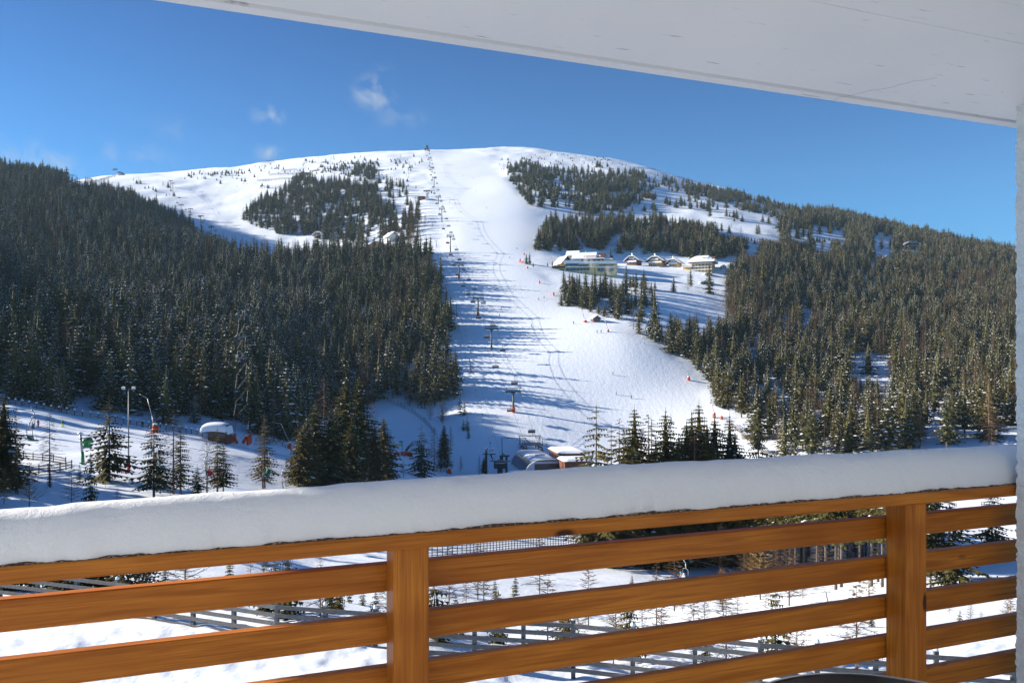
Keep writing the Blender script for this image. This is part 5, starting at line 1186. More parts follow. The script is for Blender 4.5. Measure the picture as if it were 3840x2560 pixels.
def chalet(px, py, w, d, eave, ridge, floors, wall, label, rot=0.0, hip=.25, ov=1.2, rail='white', dmin=300, name='chalet', bal=True, chim=True, base=None, cat='house', winn=3, depth=None):
    p = gat(px, depth) if depth else ground(px, py, dmin)
    if depth: p.z = (HZ - py) / F * depth
    r = empty(name, p, rot, label, cat)
    a = math.atan2(ridge - eave, w / 2)
    mb = MB(); mb.prism([(-w / 2, -4), (w / 2, -4), (w / 2, eave), (0, ridge - .3), (-w / 2, eave)], 0, d, 0); fixn(mb.build('wall', M[wall], r))
    if base:
        mb = MB(); mb.box((0, d / 2 - .06, 1.0), (w + .1, d + .1, 2.6)); mb.build('ground_floor', M[base], r)
    ms_, mr_ = MB(), MB(); snow_roof(ms_, mr_, w, d, eave, ridge, ov, hip)
    ro = fixn(mr_.build('roof', M['brownwood'], r)); fixn(ms_.build('roof_snow', M['snow'], ro))
    fh = eave / floors
    for f in range(floors):
        z = fh * f
        if bal and f > 0:
            mb = MB(); mb.box((0, -.75, z), (w * .98, 1.5, .18)); mb.box((0, -1.45, z + .5), (w * .98, .10, .95)); b_ = mb.build('balcony', M[rail], r)
            mb = MB(); mb.box((0, -1.40, z + 1.12), (w * 1.0, .36, .30)); mb.build('balcony_snow', M['snow'], b_)
        for i in range(winn):
            x = w * ((i + .5) / winn - .5) * .82
            mb = MB(); mb.box((x, -.04, z + fh * .55), (1.15, .10, 1.35)); fr = mb.build('window', M['white'], r)
            mb = MB(); mb.box((x, -.10, z + fh * .55), (.9, .06, 1.1)); mb.build('pane', M['glassdark'], fr)
    if ridge - eave > 2.5 and bal:
        z = eave - .2; ww = w * .55
        mb = MB(); mb.box((0, -.6, z), (ww, 1.2, .16)); mb.box((0, -1.15, z + .45), (ww, .1, .85)); b_ = mb.build('balcony', M[rail], r)
        mb = MB(); mb.box((0, -1.12, z + 1.0), (ww, .3, .25)); mb.build('balcony_snow', M['snow'], b_)
        for x in (-w * .1, w * .1):
            mb = MB(); mb.box((x, -.04, z + 1.2), (1.0, .1, 1.4)); fr = mb.build('window', M['white'], r); mb = MB(); mb.box((x, -.10, z + 1.2), (.8, .06, 1.2)); mb.build('pane', M['glassdark'], fr)
    if chim:
        mb = MB(); mb.box((-w * .22, d * .5, ridge + .2), (1.1, 1.1, 2.6)); c_ = mb.build('chimney', M['whitewall'], ro); mb = MB(); mb.lathe([(.85, 1.5), (.85, 1.9), (.5, 2.2), (0, 2.3)], 10, 0, (-w * .22, d * .5, ridge)); mb.build('chimney_snow', M['snow'], c_)
    return r
DH = 668
def m_(px_): return px_ / F * DH            # metres of a length seen at the hotel's distance
def hz_(py, d=DH): return (HZ - py) / F * d
chalet(2370, 995, m_(40), 11, m_(25), m_(40), 2, 'brownwood', 'brown chalet with white gable balcony, leftmost of the three small chalets', R(-30), .3, 2.3, dmin=600)
chalet(2457, 999, m_(52), 13, m_(26), m_(43), 2, 'larchwood', 'larger orange wooden chalet between the brown chalet and the pale one', R(-30), .3, 2.3, dmin=600)
chalet(2525, 1000, m_(36), 10, m_(20), m_(33), 2, 'peach', 'small pale chalet with snowy gable, rightmost of the three small chalets', R(-30), .3, 2.3, dmin=600)
# tall yellow hotel: long side to the camera
p = gat(2630, 652); z0 = hz_(1024, 652); r = empty('hotel', (p.x, p.y, z0), R(-24), 'tall yellow hotel with four floors and thick snowy hip roof, right of the chalets', 'hotel')
K = 655 / F; W_, H_ = 78 * K, 46 * K
mb = MB(); mb.box((0, 7, H_ / 2 - 1), (W_, 14, H_ + 2)); mb.build('wall', M['peach'], r)
ms_, mr_ = MB(), MB(); th = 1.0; ov = 2.0
prof = [(-1 - ov, H_ - 1.0), (1.5, H_ + 11 * K), (7, H_ + 18.5 * K), (12.5, H_ + 11 * K), (15 + ov, H_ - 1.0)]
mr_.prism(prof + [(y, z - .4) for y, z in prof[::-1]], -W_ / 2 - ov, W_ / 2 + ov, 0, 'x'); ro = fixn(mr_.build('roof', M['brownwood'], r))
ps = [(prof[0][0] - .3, prof[0][1] - .1)] + [(y + (0 if 0 < i < 4 else (.4 if i == 0 else -.4)), z + th) for i, (y, z) in enumerate(prof)] + [(prof[-1][0] + .3, prof[-1][1] - .1)]
hipx = 3.5
# snow blanket narrowing to hips at both ends
n_ = len(ps); vs = []
for x, sh in ((-W_ / 2 - ov - .3, 1), (-W_ / 2 + hipx, 0), (W_ / 2 - hipx, 0), (W_ / 2 + ov + .3, 1)):
    for (y, z) in ps: vs.append((x, y if not sh else 7 + (y - 7) * 1.0, z + .01 if not sh else min(z, H_ + 8 * K) + .01))
fs = [(a * n_ + i, a * n_ + i + 1, (a + 1) * n_ + i + 1, (a + 1) * n_ + i) for a in range(3) for i in range(n_ - 1)]
fs += [tuple(range(n_)), tuple(range(4 * n_ - 1, 3 * n_ - 1, -1))]
ms_.add(vs, fs); fixn(ms_.build('roof_snow', M['snow'], ro))
mb = MB(); mb.box((3, 1.0, H_ + 10 * K), (18 * K, 2.5, 3.2 * K)); mb.build('dormer', M['dark'], ro)
for k in range(4):
    z = H_ * (.02 + .245 * k)
    if k:
        mb = MB(); mb.box((0, -.6, z), (W_ + .6, 1.2, .18)); mb.box((0, -1.1, z + .3), (W_ + .6, .12, .5)); mb.box((-W_ / 2 - .7, 5, z + .3), (.12, 12, .5)); mb.box((-W_ / 2 - .35, 5, z), (.8, 12, .25)); b_ = mb.build('balcony', M['white'], r)
        mb = MB(); mb.box((0, -1.1, z + .6), (W_ + .7, .3, .14)); mb.build('balcony_snow', M['snow'], b_)
    for i in range(6):
        x = W_ * (-.40 + .16 * i); mb = MB(); mb.box((x, -.05, z + 1.65), (1.15, .12, 1.3)); fr = mb.build('window', M['larchwood'], r)
        mb = MB(); mb.box((x, -.13, z + 1.65), (1.0, .06, 1.15)); mb.build('pane', M['glassdark'], fr)
mb = MB(); mb.box((-W_ / 2 - 3, 3, 2.2), (7, 8, 6.5)); mb.build('entrance_annex', M['peach'], r); mb = MB(); mb.box((-W_ / 2 - 3.2, 2.6, 5.8), (8.6, 9.6, .7)); mb.build('annex_snow', M['snow'], r)

# restaurant and hotel complex beside the run
D1 = 628; K = D1 / F; p = gat(2215, D1); z0 = hz_(1035, D1)
def X1(px): return (px - 2215) * K
def Z1(py): return (1035 - py) * K
r = empty('restaurant', (p.x, p.y, z0), R(-9), 'long cream restaurant with two bands of blue glass and flat snowy roof beside the run', 'restaurant')
mb = MB(); mb.box((X1(2217), 6, 2.6), (X1(2310) - X1(2122), 12, 15.2)); mb.build('wall', M['cream'], r)
mb = MB(); mb.prism([(X1(2114), Z1(986)), (X1(2314), Z1(990)), (X1(2310), Z1(980)), (X1(2228), Z1(979)), (X1(2182), Z1(979)), (X1(2180), Z1(975)), (X1(2116), Z1(975))], -1.4, 13, 0); fixn(mb.build('roof_snow', M['snow'], r))
for (xa, xb, ya, yb, lbl) in ((2123, 2170, 986, 995, 0), (2172, 2206, 991, 998, 1), (2246, 2302, 993, 1001, 1), (2123, 2211, 1003, 1014, 1), (2240, 2304, 1006, 1018, 1)):
    mb = MB(); mb.box((X1((xa + xb) / 2), -.05, Z1((ya + yb) / 2)), ((xb - xa) * K, .14, (yb - ya) * K)); fr = mb.build('window_band', M['blue' if False else 'glass'], r)
    mb = MB(); nn = max(3, int((xb - xa) / 12))
    for i in range(nn + 1): mb.box((X1(xa + (xb - xa) * i / nn), -.16, Z1((ya + yb) / 2)), (.16, .08, (yb - ya) * K))
    mb.build('mullion', M['dark' if lbl == 0 else 'cream'], fr)
mb = MB(); mb.box((X1(2216), -.8, Z1(1001.5)), (X1(2312) - X1(2120), 1.6, .25)); b_ = mb.build('balcony', M['cream'], r); mb = MB(); mb.box((X1(2216), -.9, Z1(1000.6)), (X1(2312) - X1(2120), 1.7, .5)); mb.build('balcony_snow', M['snow'], b_)
for px in (2134, 2138, 2155, 2168, 2180, 2191, 2205, 2254, 2267, 2285):
    mb = MB(); mb.box((X1(px), -.05, Z1(1020.5)), (1.1, .14, 1.4)); fr = mb.build('window', M['white'], r); mb = MB(); mb.box((X1(px), -.13, Z1(1020.5)), (.8, .06, 1.1)); mb.build('pane', M['glassdark'], fr)
mb = MB(); mb.box((X1(2096), 4, Z1(1022) - 1), (X1(2120) - X1(2069), 9, (1022 - 1004) * K + 6)); mb.build('garage_wall', M['cream'], r)
mb = MB(); mb.box((X1(2095), 3.6, Z1(999)), (X1(2121) - X1(2069), 10.4, 1.0)); mb.build('terrace', M['dark'], r); mb = MB(); mb.box((X1(2095), 3.8, Z1(996.3)), (X1(2119) - X1(2071), 9.4, .55)); mb.build('terrace_snow', M['snow'], r)
mb = MB()
for i in range(6): mb.tube((X1(2072 + 9 * i), -1, Z1(996)), (X1(2072 + 9 * i), -1, Z1(993)), .05)
mb.path([(X1(2072), -1, Z1(993)), (X1(2118), -1, Z1(993))], .05); mb.build('terrace_railing', M['steel'], r)
for px in (2083, 2106): mb = MB(); mb.box((X1(px), -.55, Z1(1014)), (17 * K, .12, 13 * K)); mb.build('garage_door', M['garage'], r)
D2 = 648; K2 = D2 / F
def gable_long(px0, px1, rpx0, rpx1, y_eave, y_ridge, y_base, d, dep, wall, label, gl=True, name='hotel_wing', hipr=0.0):
    """house with its ridge across the view; the left gable is seen"""
    k_ = d / F; cx = (px0 + px1) / 2; p = gat(cx, d); zb = hz_(y_base, d)
    r = empty(name, (p.x, p.y, zb), R(-14), label, 'hotel'); w_ = (px1 - px0) * k_; e_, rd = (y_base - y_eave) * k_, (y_base - y_ridge) * k_
    mb = MB(); mb.prism([(0, -4), (dep, -4), (dep, e_), (dep / 2, rd - .4), (0, e_)], -w_ / 2, w_ / 2, 0, 'x'); fixn(mb.build('wall', M[wall], r))
    pr = [(-1.4, e_ - 1.2), (dep / 2, rd), (dep + 1.4, e_ - 1.2)]
    mb = MB(); mb.prism(pr + [(y, z - .3) for y, z in pr[::-1]], -w_ / 2 - 1.5, w_ / 2 + 1.0, 0, 'x'); ro = fixn(mb.build('roof', M['brownwood'], r))
    ps = [(-1.6, e_ - 1.3), (-1.5, e_ - .5), (dep / 2, rd + .9), (dep + 1.5, e_ - .5), (dep + 1.6, e_ - 1.3), (dep / 2, rd + .01)]
    vs = []
    for x, ins in ((-w_ / 2 - 1.7, 0), (w_ / 2 + 1.1 - hipr, 0), (w_ / 2 + 1.2, 1 if hipr else 0)):
        vs += [(x, y, (z + .01) if not ins else min(z, e_ + .6)) for y, z in ps]
    fs = [(a * 6 + i, a * 6 + (i + 1) % 6, (a + 1) * 6 + (i + 1) % 6, (a + 1) * 6 + i) for a in range(2) for i in range(6)] + [tuple(range(6)), tuple(range(17, 11, -1))]
    mb = MB(); mb.add(vs, fs); fixn(mb.build('roof_snow', M['snow'], ro))
    return r, w_, e_, rd, k_
r, w_, e_, rd, k_ = gable_long(2150, 2262, 0, 0, 966, 946, 985, 648, 13, 'brownwood', 'large brown timbered hotel wing with broad snowy gable roof behind the restaurant', hipr=7)
mb = MB(); mb.box((1.5, 1.2, e_ + 1.0), (50 * k_, 2, 5 * k_)); mb.build('dormer', M['larchwood'], r)
for i in range(7): mb = MB(); mb.box((-w_ * .42 + w_ * .14 * i, -.05, e_ - 2.0), (1.2, .12, 1.3)); fr = mb.build('window', M['white'], r); mb = MB(); mb.box((-w_ * .42 + w_ * .14 * i, -.12, e_ - 2.0), (.9, .06, 1.0)); mb.build('pane', M['glassdark'], fr)
for k in range(2): mb = MB(); mb.box((-w_ / 2 - .5, 6.5, e_ - 1 - 2.8 * k), (1.0, 9, .8)); mb.build('balcony', M['larchwood'], r)
mb = MB(); mb.tube((-w_ * .08, -1, 0), (-w_ * .08, -1, rd + 1), .22, .18, 8); mb.build('flue', M['white'], r)
r, w_, e_, rd, k_ = gable_long(2262, 2292, 0, 0, 968, 957, 985, 646, 10, 'yelwall', 'small yellow end wing with rounded snowy roof at the right of the hotel complex', hipr=4)
r, w_, e_, rd, k_ = gable_long(2128, 2165, 0, 0, 955, 941, 985, 668, 10, 'larchwood', 'orange gabled house peeping out behind the brown hotel wing')
chalet(2122, 992, 24 * .21, 10, 18 * .21, 31 * .21, 2, 'yelwall', 'yellow gabled wing with steep snowy roof at the left end of the restaurant', R(22), 0, 3.2, depth=636, bal=False, chim=False, name='hotel_wing', cat='hotel')
chalet(2655, 1034, 4.4, 5, 1.6, 2.8, 1, 'whitewall', 'low white shed buried in snow below the tall yellow hotel', 0, .3, .8, dmin=500, bal=False, chim=False, name='shed', winn=1, cat='shed')
chalet(2713, 1012, 2.4, 3, 3.0, 4.2, 1, 'whitewall', 'small white tower-like hut with snow cap right of the tall yellow hotel', 0, .3, 1.0, dmin=500, bal=False, chim=False, name='hut', winn=1, cat='hut')
chalet(2238, 1207, 4.2, 4, 2.2, 3.6, 1, 'brownwood', 'small dark hut with snowy gable at the right edge of the run', R(20), .1, .55, bal=False, chim=False, name='hut', winn=2, cat='hut')
chalet(2652, 1068, 9.0, 6, 2.0, 3.0, 1, 'rock', 'low dark shelter half buried in snow below the meadow trees', 0, .4, .8, bal=False, chim=False, name='shelter', winn=0, cat='shelter')
# houses between the trees on the right flank
chalet(3422, 936, 15, 12, 6.5, 11, 2, 'brownwood', 'dark house with rounded snowy roof, uppermost between the trees on the right flank', 0, .45, 1.2, rail='brownwood', dmin=500, chim=False)
chalet(3420, 972, 17, 11, 6, 9.5, 2, 'peach', 'orange house with wide snowy roof just under the dark house on the right flank', 0, .45, 1.2, dmin=500, chim=False)
chalet(3332, 990, 9, 9, 6.5, 9, 2, 'larchwood', 'small reddish house left of the orange house on the right flank', 0, .3, 1.2, dmin=500, chim=False)
chalet(3510, 962, 9, 8, 4, 6.4, 1, 'whitewall', 'little white-roofed house right of the dark house on the right flank', 0, .3, 1.0, dmin=500, bal=False, chim=False, winn=1)
chalet(2560, 852, 9, 8, 5, 8, 1, 'brownwood', 'lone snowy gable roof showing between dark trees above the chalets', R(18), .2, 1.4, dmin=500, bal=False, chim=False, winn=1, name='hut', cat='hut')
# houses left of the run
chalet(1194, 896, 11, 9, 5.5, 9, 1, 'whitewall', 'white house with big snowy roof at the edge of the upper wood', R(-25), .3, 2.0, dmin=600, bal=False, chim=False, winn=3)
chalet(1070, 865, 10, 6, 3, 4.2, 1, 'whitewall', 'low shed with flat snowy roof left of the white house', 0, .4, .8, dmin=600, bal=False, chim=False, winn=0, name='shed', cat='shed')
chalet(1412, 942, 19, 14, 4.5, 10, 2, 'larchwood', 'broad orange wooden barn with wide snowy gable roof above the left forest', R(-8), .18, 1.6, dmin=560, bal=False, chim=False, winn=5, name='barn', cat='barn')
chalet(1476, 904, 10, 10, 5, 9, 1, 'whitewall', 'house with steep snowy roof half hidden behind trees right of the barn', R(35), 0, 1.8, dmin=560, bal=False, chim=False, winn=2)
chalet(1581, 751, 9, 6, 4.5, 5.5, 1, 'brownwood', 'dark wooden hut beside the snow ramp of the drag lift', R(-15), .4, .5, dmin=700, bal=False, chim=False, winn=1, name='hut', cat='hut')

# snow-roofed hut on the beginners' slope
p = ground(801, 1655, 150); K = p.y / F
r = empty('ski_hut', p, R(4), 'small wooden hut under a huge rounded cushion of snow on the beginners\' slope', 'hut')
mb = MB(); mb.box((.9, 2.2, 1.6), (98 * K * .72, 4.4, 5)); mb.build('wall', M['brownwood'], r)
mb = MB(); mb.box((-.6, -.02, 1.5), (1.6, .12, 1.3)); mb.box((2.0, -.02, 1.5), (1.8, .12, 1.3)); mb.build('window', M['glassdark'], r)
mb = MB(); n_ = 26; q_ = 12; W2 = 104 * K / 2; vs = []
for i in range(n_):
    f = i / (n_ - 1) * 2 - 1; pr = max(0, 1 - abs(f) ** 7) ** .4
    for j in range(q_):
        a = math.pi * j / (q_ - 1); vs.append((f * W2 + .1, 2.2 - math.cos(a) * 3.3 * (.75 + .25 * pr), 2.6 + (math.sin(a) ** .45) * 2.1 * pr - (.5 if abs(f) > .97 else 0) - .4 * f * f))
fs = [(i * q_ + j, i * q_ + j + 1, (i + 1) * q_ + j + 1, (i + 1) * q_ + j) for i in range(n_ - 1) for j in range(q_ - 1)] + [tuple(i * q_ for i in range(n_))[::-1] + tuple(i * q_ + q_ - 1 for i in range(n_)),]
mb.add(vs, fs[:-1], 0, True); mb.add([v for k in range(n_) for v in (vs[k * q_], vs[k * q_ + q_ - 1])], [(2 * k, 2 * k + 1, 2 * k + 3, 2 * k + 2) for k in range(n_ - 1)])
fixn(mb.build('roof_snow', M['snow'], r))
mb = MB(); mb.box((.1, 2.2, 2.35), (W2 * 2 - .3, 6.2, .2)); mb.build('roof', M['brownwood'], r)

# ------------------------------------------------------------------ valley station of the chairlift
D3 = 266; pA = gat(2052, D3); zf = hz_(1772, D3) - 3.3
ang = math.atan2(32, -5.5) - math.pi / 2
r = empty('valley_station', (pA.x, pA.y, zf), ang, 'white valley station of the chairlift with rounded sides, dark glass and snow on top', 'lift station')
Wd, Ht, Ln = 14.6, 7.0, 30
prof = []
for i in range(10):
    a = math.pi / 2 * i / 9; prof.append((-Wd / 2 + 4.2 * (1 - math.sin(a)) * 1.0, Ht - 4.9 * (1 - math.sin(a) ) - 0 if False else Ht * 0 + 2.5 + 4.9 * math.sin(a) if False else 0))
sec = [(-Wd / 2, 1.2)] + [(-Wd / 2 + 4.0 * (1 - math.cos(math.pi / 2 * i / 8)), 1.8 + (Ht - 1.8) * math.sin(math.pi / 2 * i / 8)) for i in range(9)]
sec = sec + [(-x, z) for x, z in sec[::-1]]
shell = [(x * 1.0, z) for x, z in sec]
def strip(mb, s_, y0, y1, off=0.0):
    n_ = len(s_); vs = [(x, y0, z) for x, z in s_] + [(x, y1, z) for x, z in s_]
    mb.add(vs, [(i, i + 1, n_ + i + 1, n_ + i) for i in range(n_ - 1)], 0, True)
mb = MB(); mb.prism(shell, 1.2, Ln - 1.2, 0); fixn(mb.build('wall', M['whitewall'], r))
for y0, y1 in ((0, 1.3), (Ln - 1.3, Ln)):
    big = [(x * 1.03, z + .12) for x, z in sec]; mb = MB(); mb.prism(big, y0, y1, 0); fixn(mb.build('end_ring', M['white'], r))
gl = [(x - .07, z + .05) for x, z in sec[2:8]]
mb = MB(); strip(mb, gl + [(x + .1, z - .1) for x, z in gl[::-1]], 1.6, Ln - 1.6); fixn(mb.build('side_glass', mat('tinted_panel', (.05, .035, .05), .25, spec=.5), r))
gl = [(-x + .07, z + .05) for x, z in sec[2:8]]
mb = MB(); strip(mb, gl + [(x - .1, z - .1) for x, z in gl[::-1]], 1.6, Ln - 1.6); fixn(mb.build('side_glass', bpy.data.materials['tinted_panel'], r))
mb = MB(); mb.box((0, -.05, 4.3), (8.6, .16, 4.2)); dr = mb.build('front_glass', bpy.data.materials['tinted_panel'], r)
mb = MB()
for i in range(6): mb.box((-4.1 + 1.64 * i, -.15, 4.3), (.12, .06, 4.2))
mb.build('mullion', M['dark'], dr)
mb = MB(); nx, nyy = 14, 40; vs = []
for i in range(nx):
    f = i / (nx - 1) * 2 - 1
    for j in range(nyy):
        y = -.1 + (Ln + .2) * j / (nyy - 1); x = f * (4.9 + .5 * float(vnoise(np.array(y / 2.5), np.array(3. if f < 0 else 9.), 61)))
        zt = Ht + .1 if abs(x) < 3.4 else 1.8 + (Ht - 1.8) * math.sqrt(max(0, 1 - ((abs(x) - 3.3) / 4.0) ** 2)) + .1
        vs.append((x, y, zt + .5 * (1 - abs(f) ** 4) + .12 * float(vnoise(np.array(x / 2), np.array(y / 2), 62)) + .05))
mb.add(vs, [(i * nyy + j, (i + 1) * nyy + j, (i + 1) * nyy + j + 1, i * nyy + j + 1) for i in range(nx - 1) for j in range(nyy - 1)], 0, True)
ro = mb.build('roof_snow', M['snow'], r)
mb = MB(); mb.box((0, 12, Ht + .75), (3.6, 1.4, .5)); mb.tube((-1.6, 11, Ht + .5), (-1.6, 11, Ht + 1.3), .06); mb.tube((1.6, 11, Ht + .5), (1.6, 11, Ht + 1.3), .06); mb.build('roof_hatch', M['galv'], r)
mb = MB(); mb.box((-Wd / 2 + .15, Ln / 2, .9), (.1, Ln - 3, .5)); mb.build('colour_band', M['cyan'], r)
mb = MB(); mb.box((-Wd / 2 + .12, Ln / 2, .35), (.1, Ln - 3, .35)); mb.build('colour_band', M['yellow'], r)
mb = MB()
for x in (-5.5, 5.5):
    for y in (3, 15, 27): mb.tube((x, y, -6), (x, y, 1.3), .5, .5, 10)
mb.build('columns', M['galv'], r); mb = MB(); mb.box((0, 15, 1.25), (12.8, Ln - 4, .6)); mb.build('under_floor', M['dark'], r)
# portal frames behind it
P2 = ground(1992, 1700, 255); P2 = gat(1996, 304) - Vector((0, 0, 2.6)); r2 = empty('station_portal', P2, ang, 'dark steel portal frames carrying the ropes just above the valley station', 'lift portal')
mb = MB()
for y in (0, 5):
    for s_ in (-1, 1): mb.tube((s_ * 2.0, y, -1), (s_ * 2.4, y, 6.2), .32, .28, 8)
    mb.box((0, y, 6.3), (8.6, .5, .5)); mb.box((0, y, 4.4), (8.2, .4, .4))
    for s_ in (-1, 1): mb.tube((s_ * 3.6, y, 3.0), (s_ * 4.1, y, 8.6), .14)
    mb.tube((-2.2, y, 1.5), (2.2, y, 4.4), .1); mb.tube((2.2, y, 1.5), (-2.2, y, 4.4), .1)
mb.build('frame', M['steel'], r2)
mb = MB(); mb.box((0, 5, 9.2), (8.8, .3, .25)); mb.path([(-3, 5, 7.4), (3, 5, 7.4)], .06)
for i in range(7): mb.tube((-3 + i, 5, 6.4), (-3 + i, 5, 7.4), .04)
for s_ in (-1, 1): mb.tube((s_ * 3.2, 5, 6.4), (s_ * 4.1, 5, 9.2), .12)
mb.build('service_frame', M['steel'], r2)
for s_ in (-1, 1): mb = MB(); mb.box((s_ * 3.3, 2.5, 5.2), (.3, 9, .5)); mb.tube((s_ * 3.7, -1, 5), (s_ * 4.0, -7, -1.5), .22); mb.build('sheave_train', M['dark'], r2)
# annex buildings
def flat_house(px, py, d, w, dep, h, label, rot, wall, win=True, name='annex_building', sn=.8):
    p = gat(px, d); r = empty(name, (p.x, p.y, hz_(py, d)), rot, label, 'building')
    mb = MB(); mb.box((0, dep / 2, h / 2 - 2), (w, dep, h + 4)); mb.build('wall', M[wall], r)
    n1, n2 = 12, 12; vs = []; W_, D_ = w + 1.2, dep + 1.2
    for i in range(n1):
        for j in range(n2):
            f, g = i / (n1 - 1) * 2 - 1, j / (n2 - 1) * 2 - 1; e = max(abs(f), abs(g)); z = h + .15 + sn * (1 - e ** 6) ** .5
            vs.append((f * W_ / 2, dep / 2 + g * D_ / 2, z))
    mb = MB(); mb.add(vs, [(i * n2 + j, (i + 1) * n2 + j, (i + 1) * n2 + j + 1, i * n2 + j + 1) for i in range(n1 - 1) for j in range(n2 - 1)], 0, True); mb.build('roof_snow', M['snow'], r)
    mb = MB(); mb.box((0, dep / 2, h + .02), (W_, D_, .25)); mb.build('roof', M['brownwood'], r)
    if win:
        for i in range(6): mb = MB(); mb.box((-w / 2 - .04, dep * (i + .6) / 6.4, h * .62), (.1, dep / 9, 1.5)); mb.build('window', M['glassdark'], r)
        for i in range(3): mb = MB(); mb.box((w * (-.3 + .3 * i), -.04, h * .62), (w * .2, .1, 1.5)); mb.build('window', M['glassdark'], r)
    return r
flat_house(2148, 1748, 272, 9.0, 17, 4.3, 'flat-roofed annex with dark window band and smooth snow, right of the valley station', ang, 'brownwood')
flat_house(2168, 1765, 258, 8.8, 9, 3.0, 'lower snow-roofed shelter in front of the annex, partly behind the drooping spruce', ang, 'brownwood', False)
flat_house(2000, 1812, 240, 14.8, 4, 2.6, 'low flat roof heavy with snow just above the handrail snow, before the valley station', 0, 'whitewall', False)
# gantry with signals
p = gat(1884, 298); r = empty('gantry', p, 0, 'thin dark gantry, one post with a long bar, left of the lowest chair', 'gantry')
mb = MB(); mb.tube((0, 0, -1), (-.2, 0, 8.6), .14, .12, 8); mb.build('post', M['dark'], r)
mb = MB(); mb.box((4.4, 0, 8.6), (9.4, .16, .16)); mb.tube((8.2, 0, 8.7), (10.2, 0, 6.8), .22, .12)
for x in (1.8, 3.6, 5.6): mb.box((x, 0, 8.2), (.12, .12, .7))
mb.build('crossbar', M['dark'], r)
# drag lift valley station
d0 = gat(1870, 262); zb = d0.z
r = empty('drag_lift_station', d0, 0, 'dark drive station of the drag lift with bullwheel beams, left of the valley station', 'lift station')
K = 262 / F
def XX_(px): return (px - 1870) * K
def ZZ_(py): return hz_(py, 262) - zb
mb = MB(); mb.tube((XX_(1875), 0, -1), (XX_(1875), 0, ZZ_(1745)), .9, .9, 10); mb.box((XX_(1875), 0, ZZ_(1742)), (4.0, 2.6, 2.2)); mb.build('drive_housing', M['dark'], r)
mb = MB(); mb.lathe([(2.1, -.15), (2.2, 0), (2.1, .15), (.2, .15), (.2, -.15), (2.1, -.15)], 24, 0, (XX_(1876), 0, ZZ_(1733))); fixn(mb.build('bullwheel', M['galv'], r))
mb = MB(); mb.box((XX_(1876), 0, ZZ_(1728)), (6.8, .35, .35)); mb.box((XX_(1876), 0, ZZ_(1730)), (2.0, 1.6, 1.2)); mb.build('crossbeam', M['steel'], r)
mb = MB(); mb.tube((XX_(1899), 3, -1), (XX_(1899), 3, ZZ_(1714)), .42, .38, 10); mb.box((XX_(1893), 3, ZZ_(1713)), (3.2, .5, .5)); mb.tube((XX_(1888), 3, ZZ_(1713)), (XX_(1884), 3, ZZ_(1702)), .12); mb.tube((XX_(1896), 3, ZZ_(1711)), (XX_(1884), 3, ZZ_(1702)), .1); mb.box((XX_(1880), 3, ZZ_(1720)), (1.2, 1.2, 1.6)); mb.build('mast', M['dark'], r)
p = gat(1834, 258); zq = p.z
r = empty('floodlight_mast', p, 0, 'thin floodlight mast with crossarm and two lamps beside the drag lift station', 'floodlight')
H_ = hz_(1685, 258) - zq; mb = MB(); mb.tube((0, 0, -1), (0, 0, H_), .16, .1, 8); mb.build('pole', M['galv'], r)
mb = MB(); mb.box((0, 0, H_ - .4), (2.6, .12, .12)); mb.build('crossarm', M['galv'], r)
for x in (-1.1, 1.1): mb = MB(); mb.box((x, -.1, H_ + .05), (.7, .4, .55), 0, 0, R(25)); lf = mb.build('lamp', M['galv'], r); mb = MB(); mb.box((x, -.05, H_ + .45), (.75, .45, .2)); mb.build('snow_cap', M['snow'], lf)
p = gat(1823, 264); r = empty('drag_lift_mast', p, 0, 'dark mast with drooping guide arms behind the floodlight mast', 'lift pole')
H_ = hz_(1683, 264) - p.z; mb = MB(); mb.tube((0, 0, -1), (0, 0, H_), .5, .4, 10); mb.build('pole', M['dark'], r)
mb = MB(); mb.box((1.0, 0, H_ - 1.7), (4.4, .3, .3)); mb.tube((1.5, 0, H_ - 1.8), (2.4, -.5, H_ - 4.0), .3, .12); mb.box((0, 0, H_), (.9, .9, .7)); mb.build('guide_arm', M['dark'], r)

# ------------------------------------------------------------------ snow making, lamps, signs
def lance(px, py, path, label, pad='orange', pr=.5, ph=1.6, dmin=150, cone=False):
    p = ground(px, py, dmin); K = p.y / F
    r = empty('snow_lance', p, 0, label, 'snow lance', 'snow lances along the runs')
    if pad:
        mb = MB(); mb.lathe([(pr * (1.7 if cone else 1), -.3), (pr * (1.7 if cone else 1.02), ph * .1), (pr * .9, ph * .85), (pr * .6, ph), (0, ph)], 14); pd = mb.build('foot_padding', M['orange'], r)
        mb = MB(); mb.lathe([(pr * .75, ph), (pr * .8, ph + .2), (pr * .4, ph + .42), (0, ph + .45)], 10); mb.build('snow_cap', M['snow'], pd)
    mb = MB(); pts = [((a - px) * K, 0, (py - b) * K) for a, b in path]; pts = [(0, 0, 0)] + pts
    for a, b, r0 in zip(pts[:-1], pts[1:], (.10, .085, .06, .05)): mb.tube(a, b, r0 * max(1, K * 14), r0 * .8 * max(1, K * 14), 6)
    mb.build('lance_tube', M['galv'], r); return r
lance(582, 1622, [(570, 1562), (553, 1495), (543, 1487), (523, 1477)], 'tall bent grey snow lance with orange pad, between floodlight pole and hut', pr=.75, ph=2.0)
lance(1087, 1682, [(1083, 1655), (1056, 1592), (1048, 1586), (1032, 1585)], 'bent grey snow lance with orange foot, right of the snow-roofed hut')
lance(1684, 1775, [(1684, 1760), (1688, 1652)], 'straight white snow lance rising from an orange cone with snow cap', pr=.55, ph=1.8, cone=True)
lance(2195, 1207, [(2190, 1190), (2184, 1166), (2177, 1151)], 'leaning snow lance with orange foot, left of the hut at the run\'s edge', pr=.8, ph=1.0, cone=True)
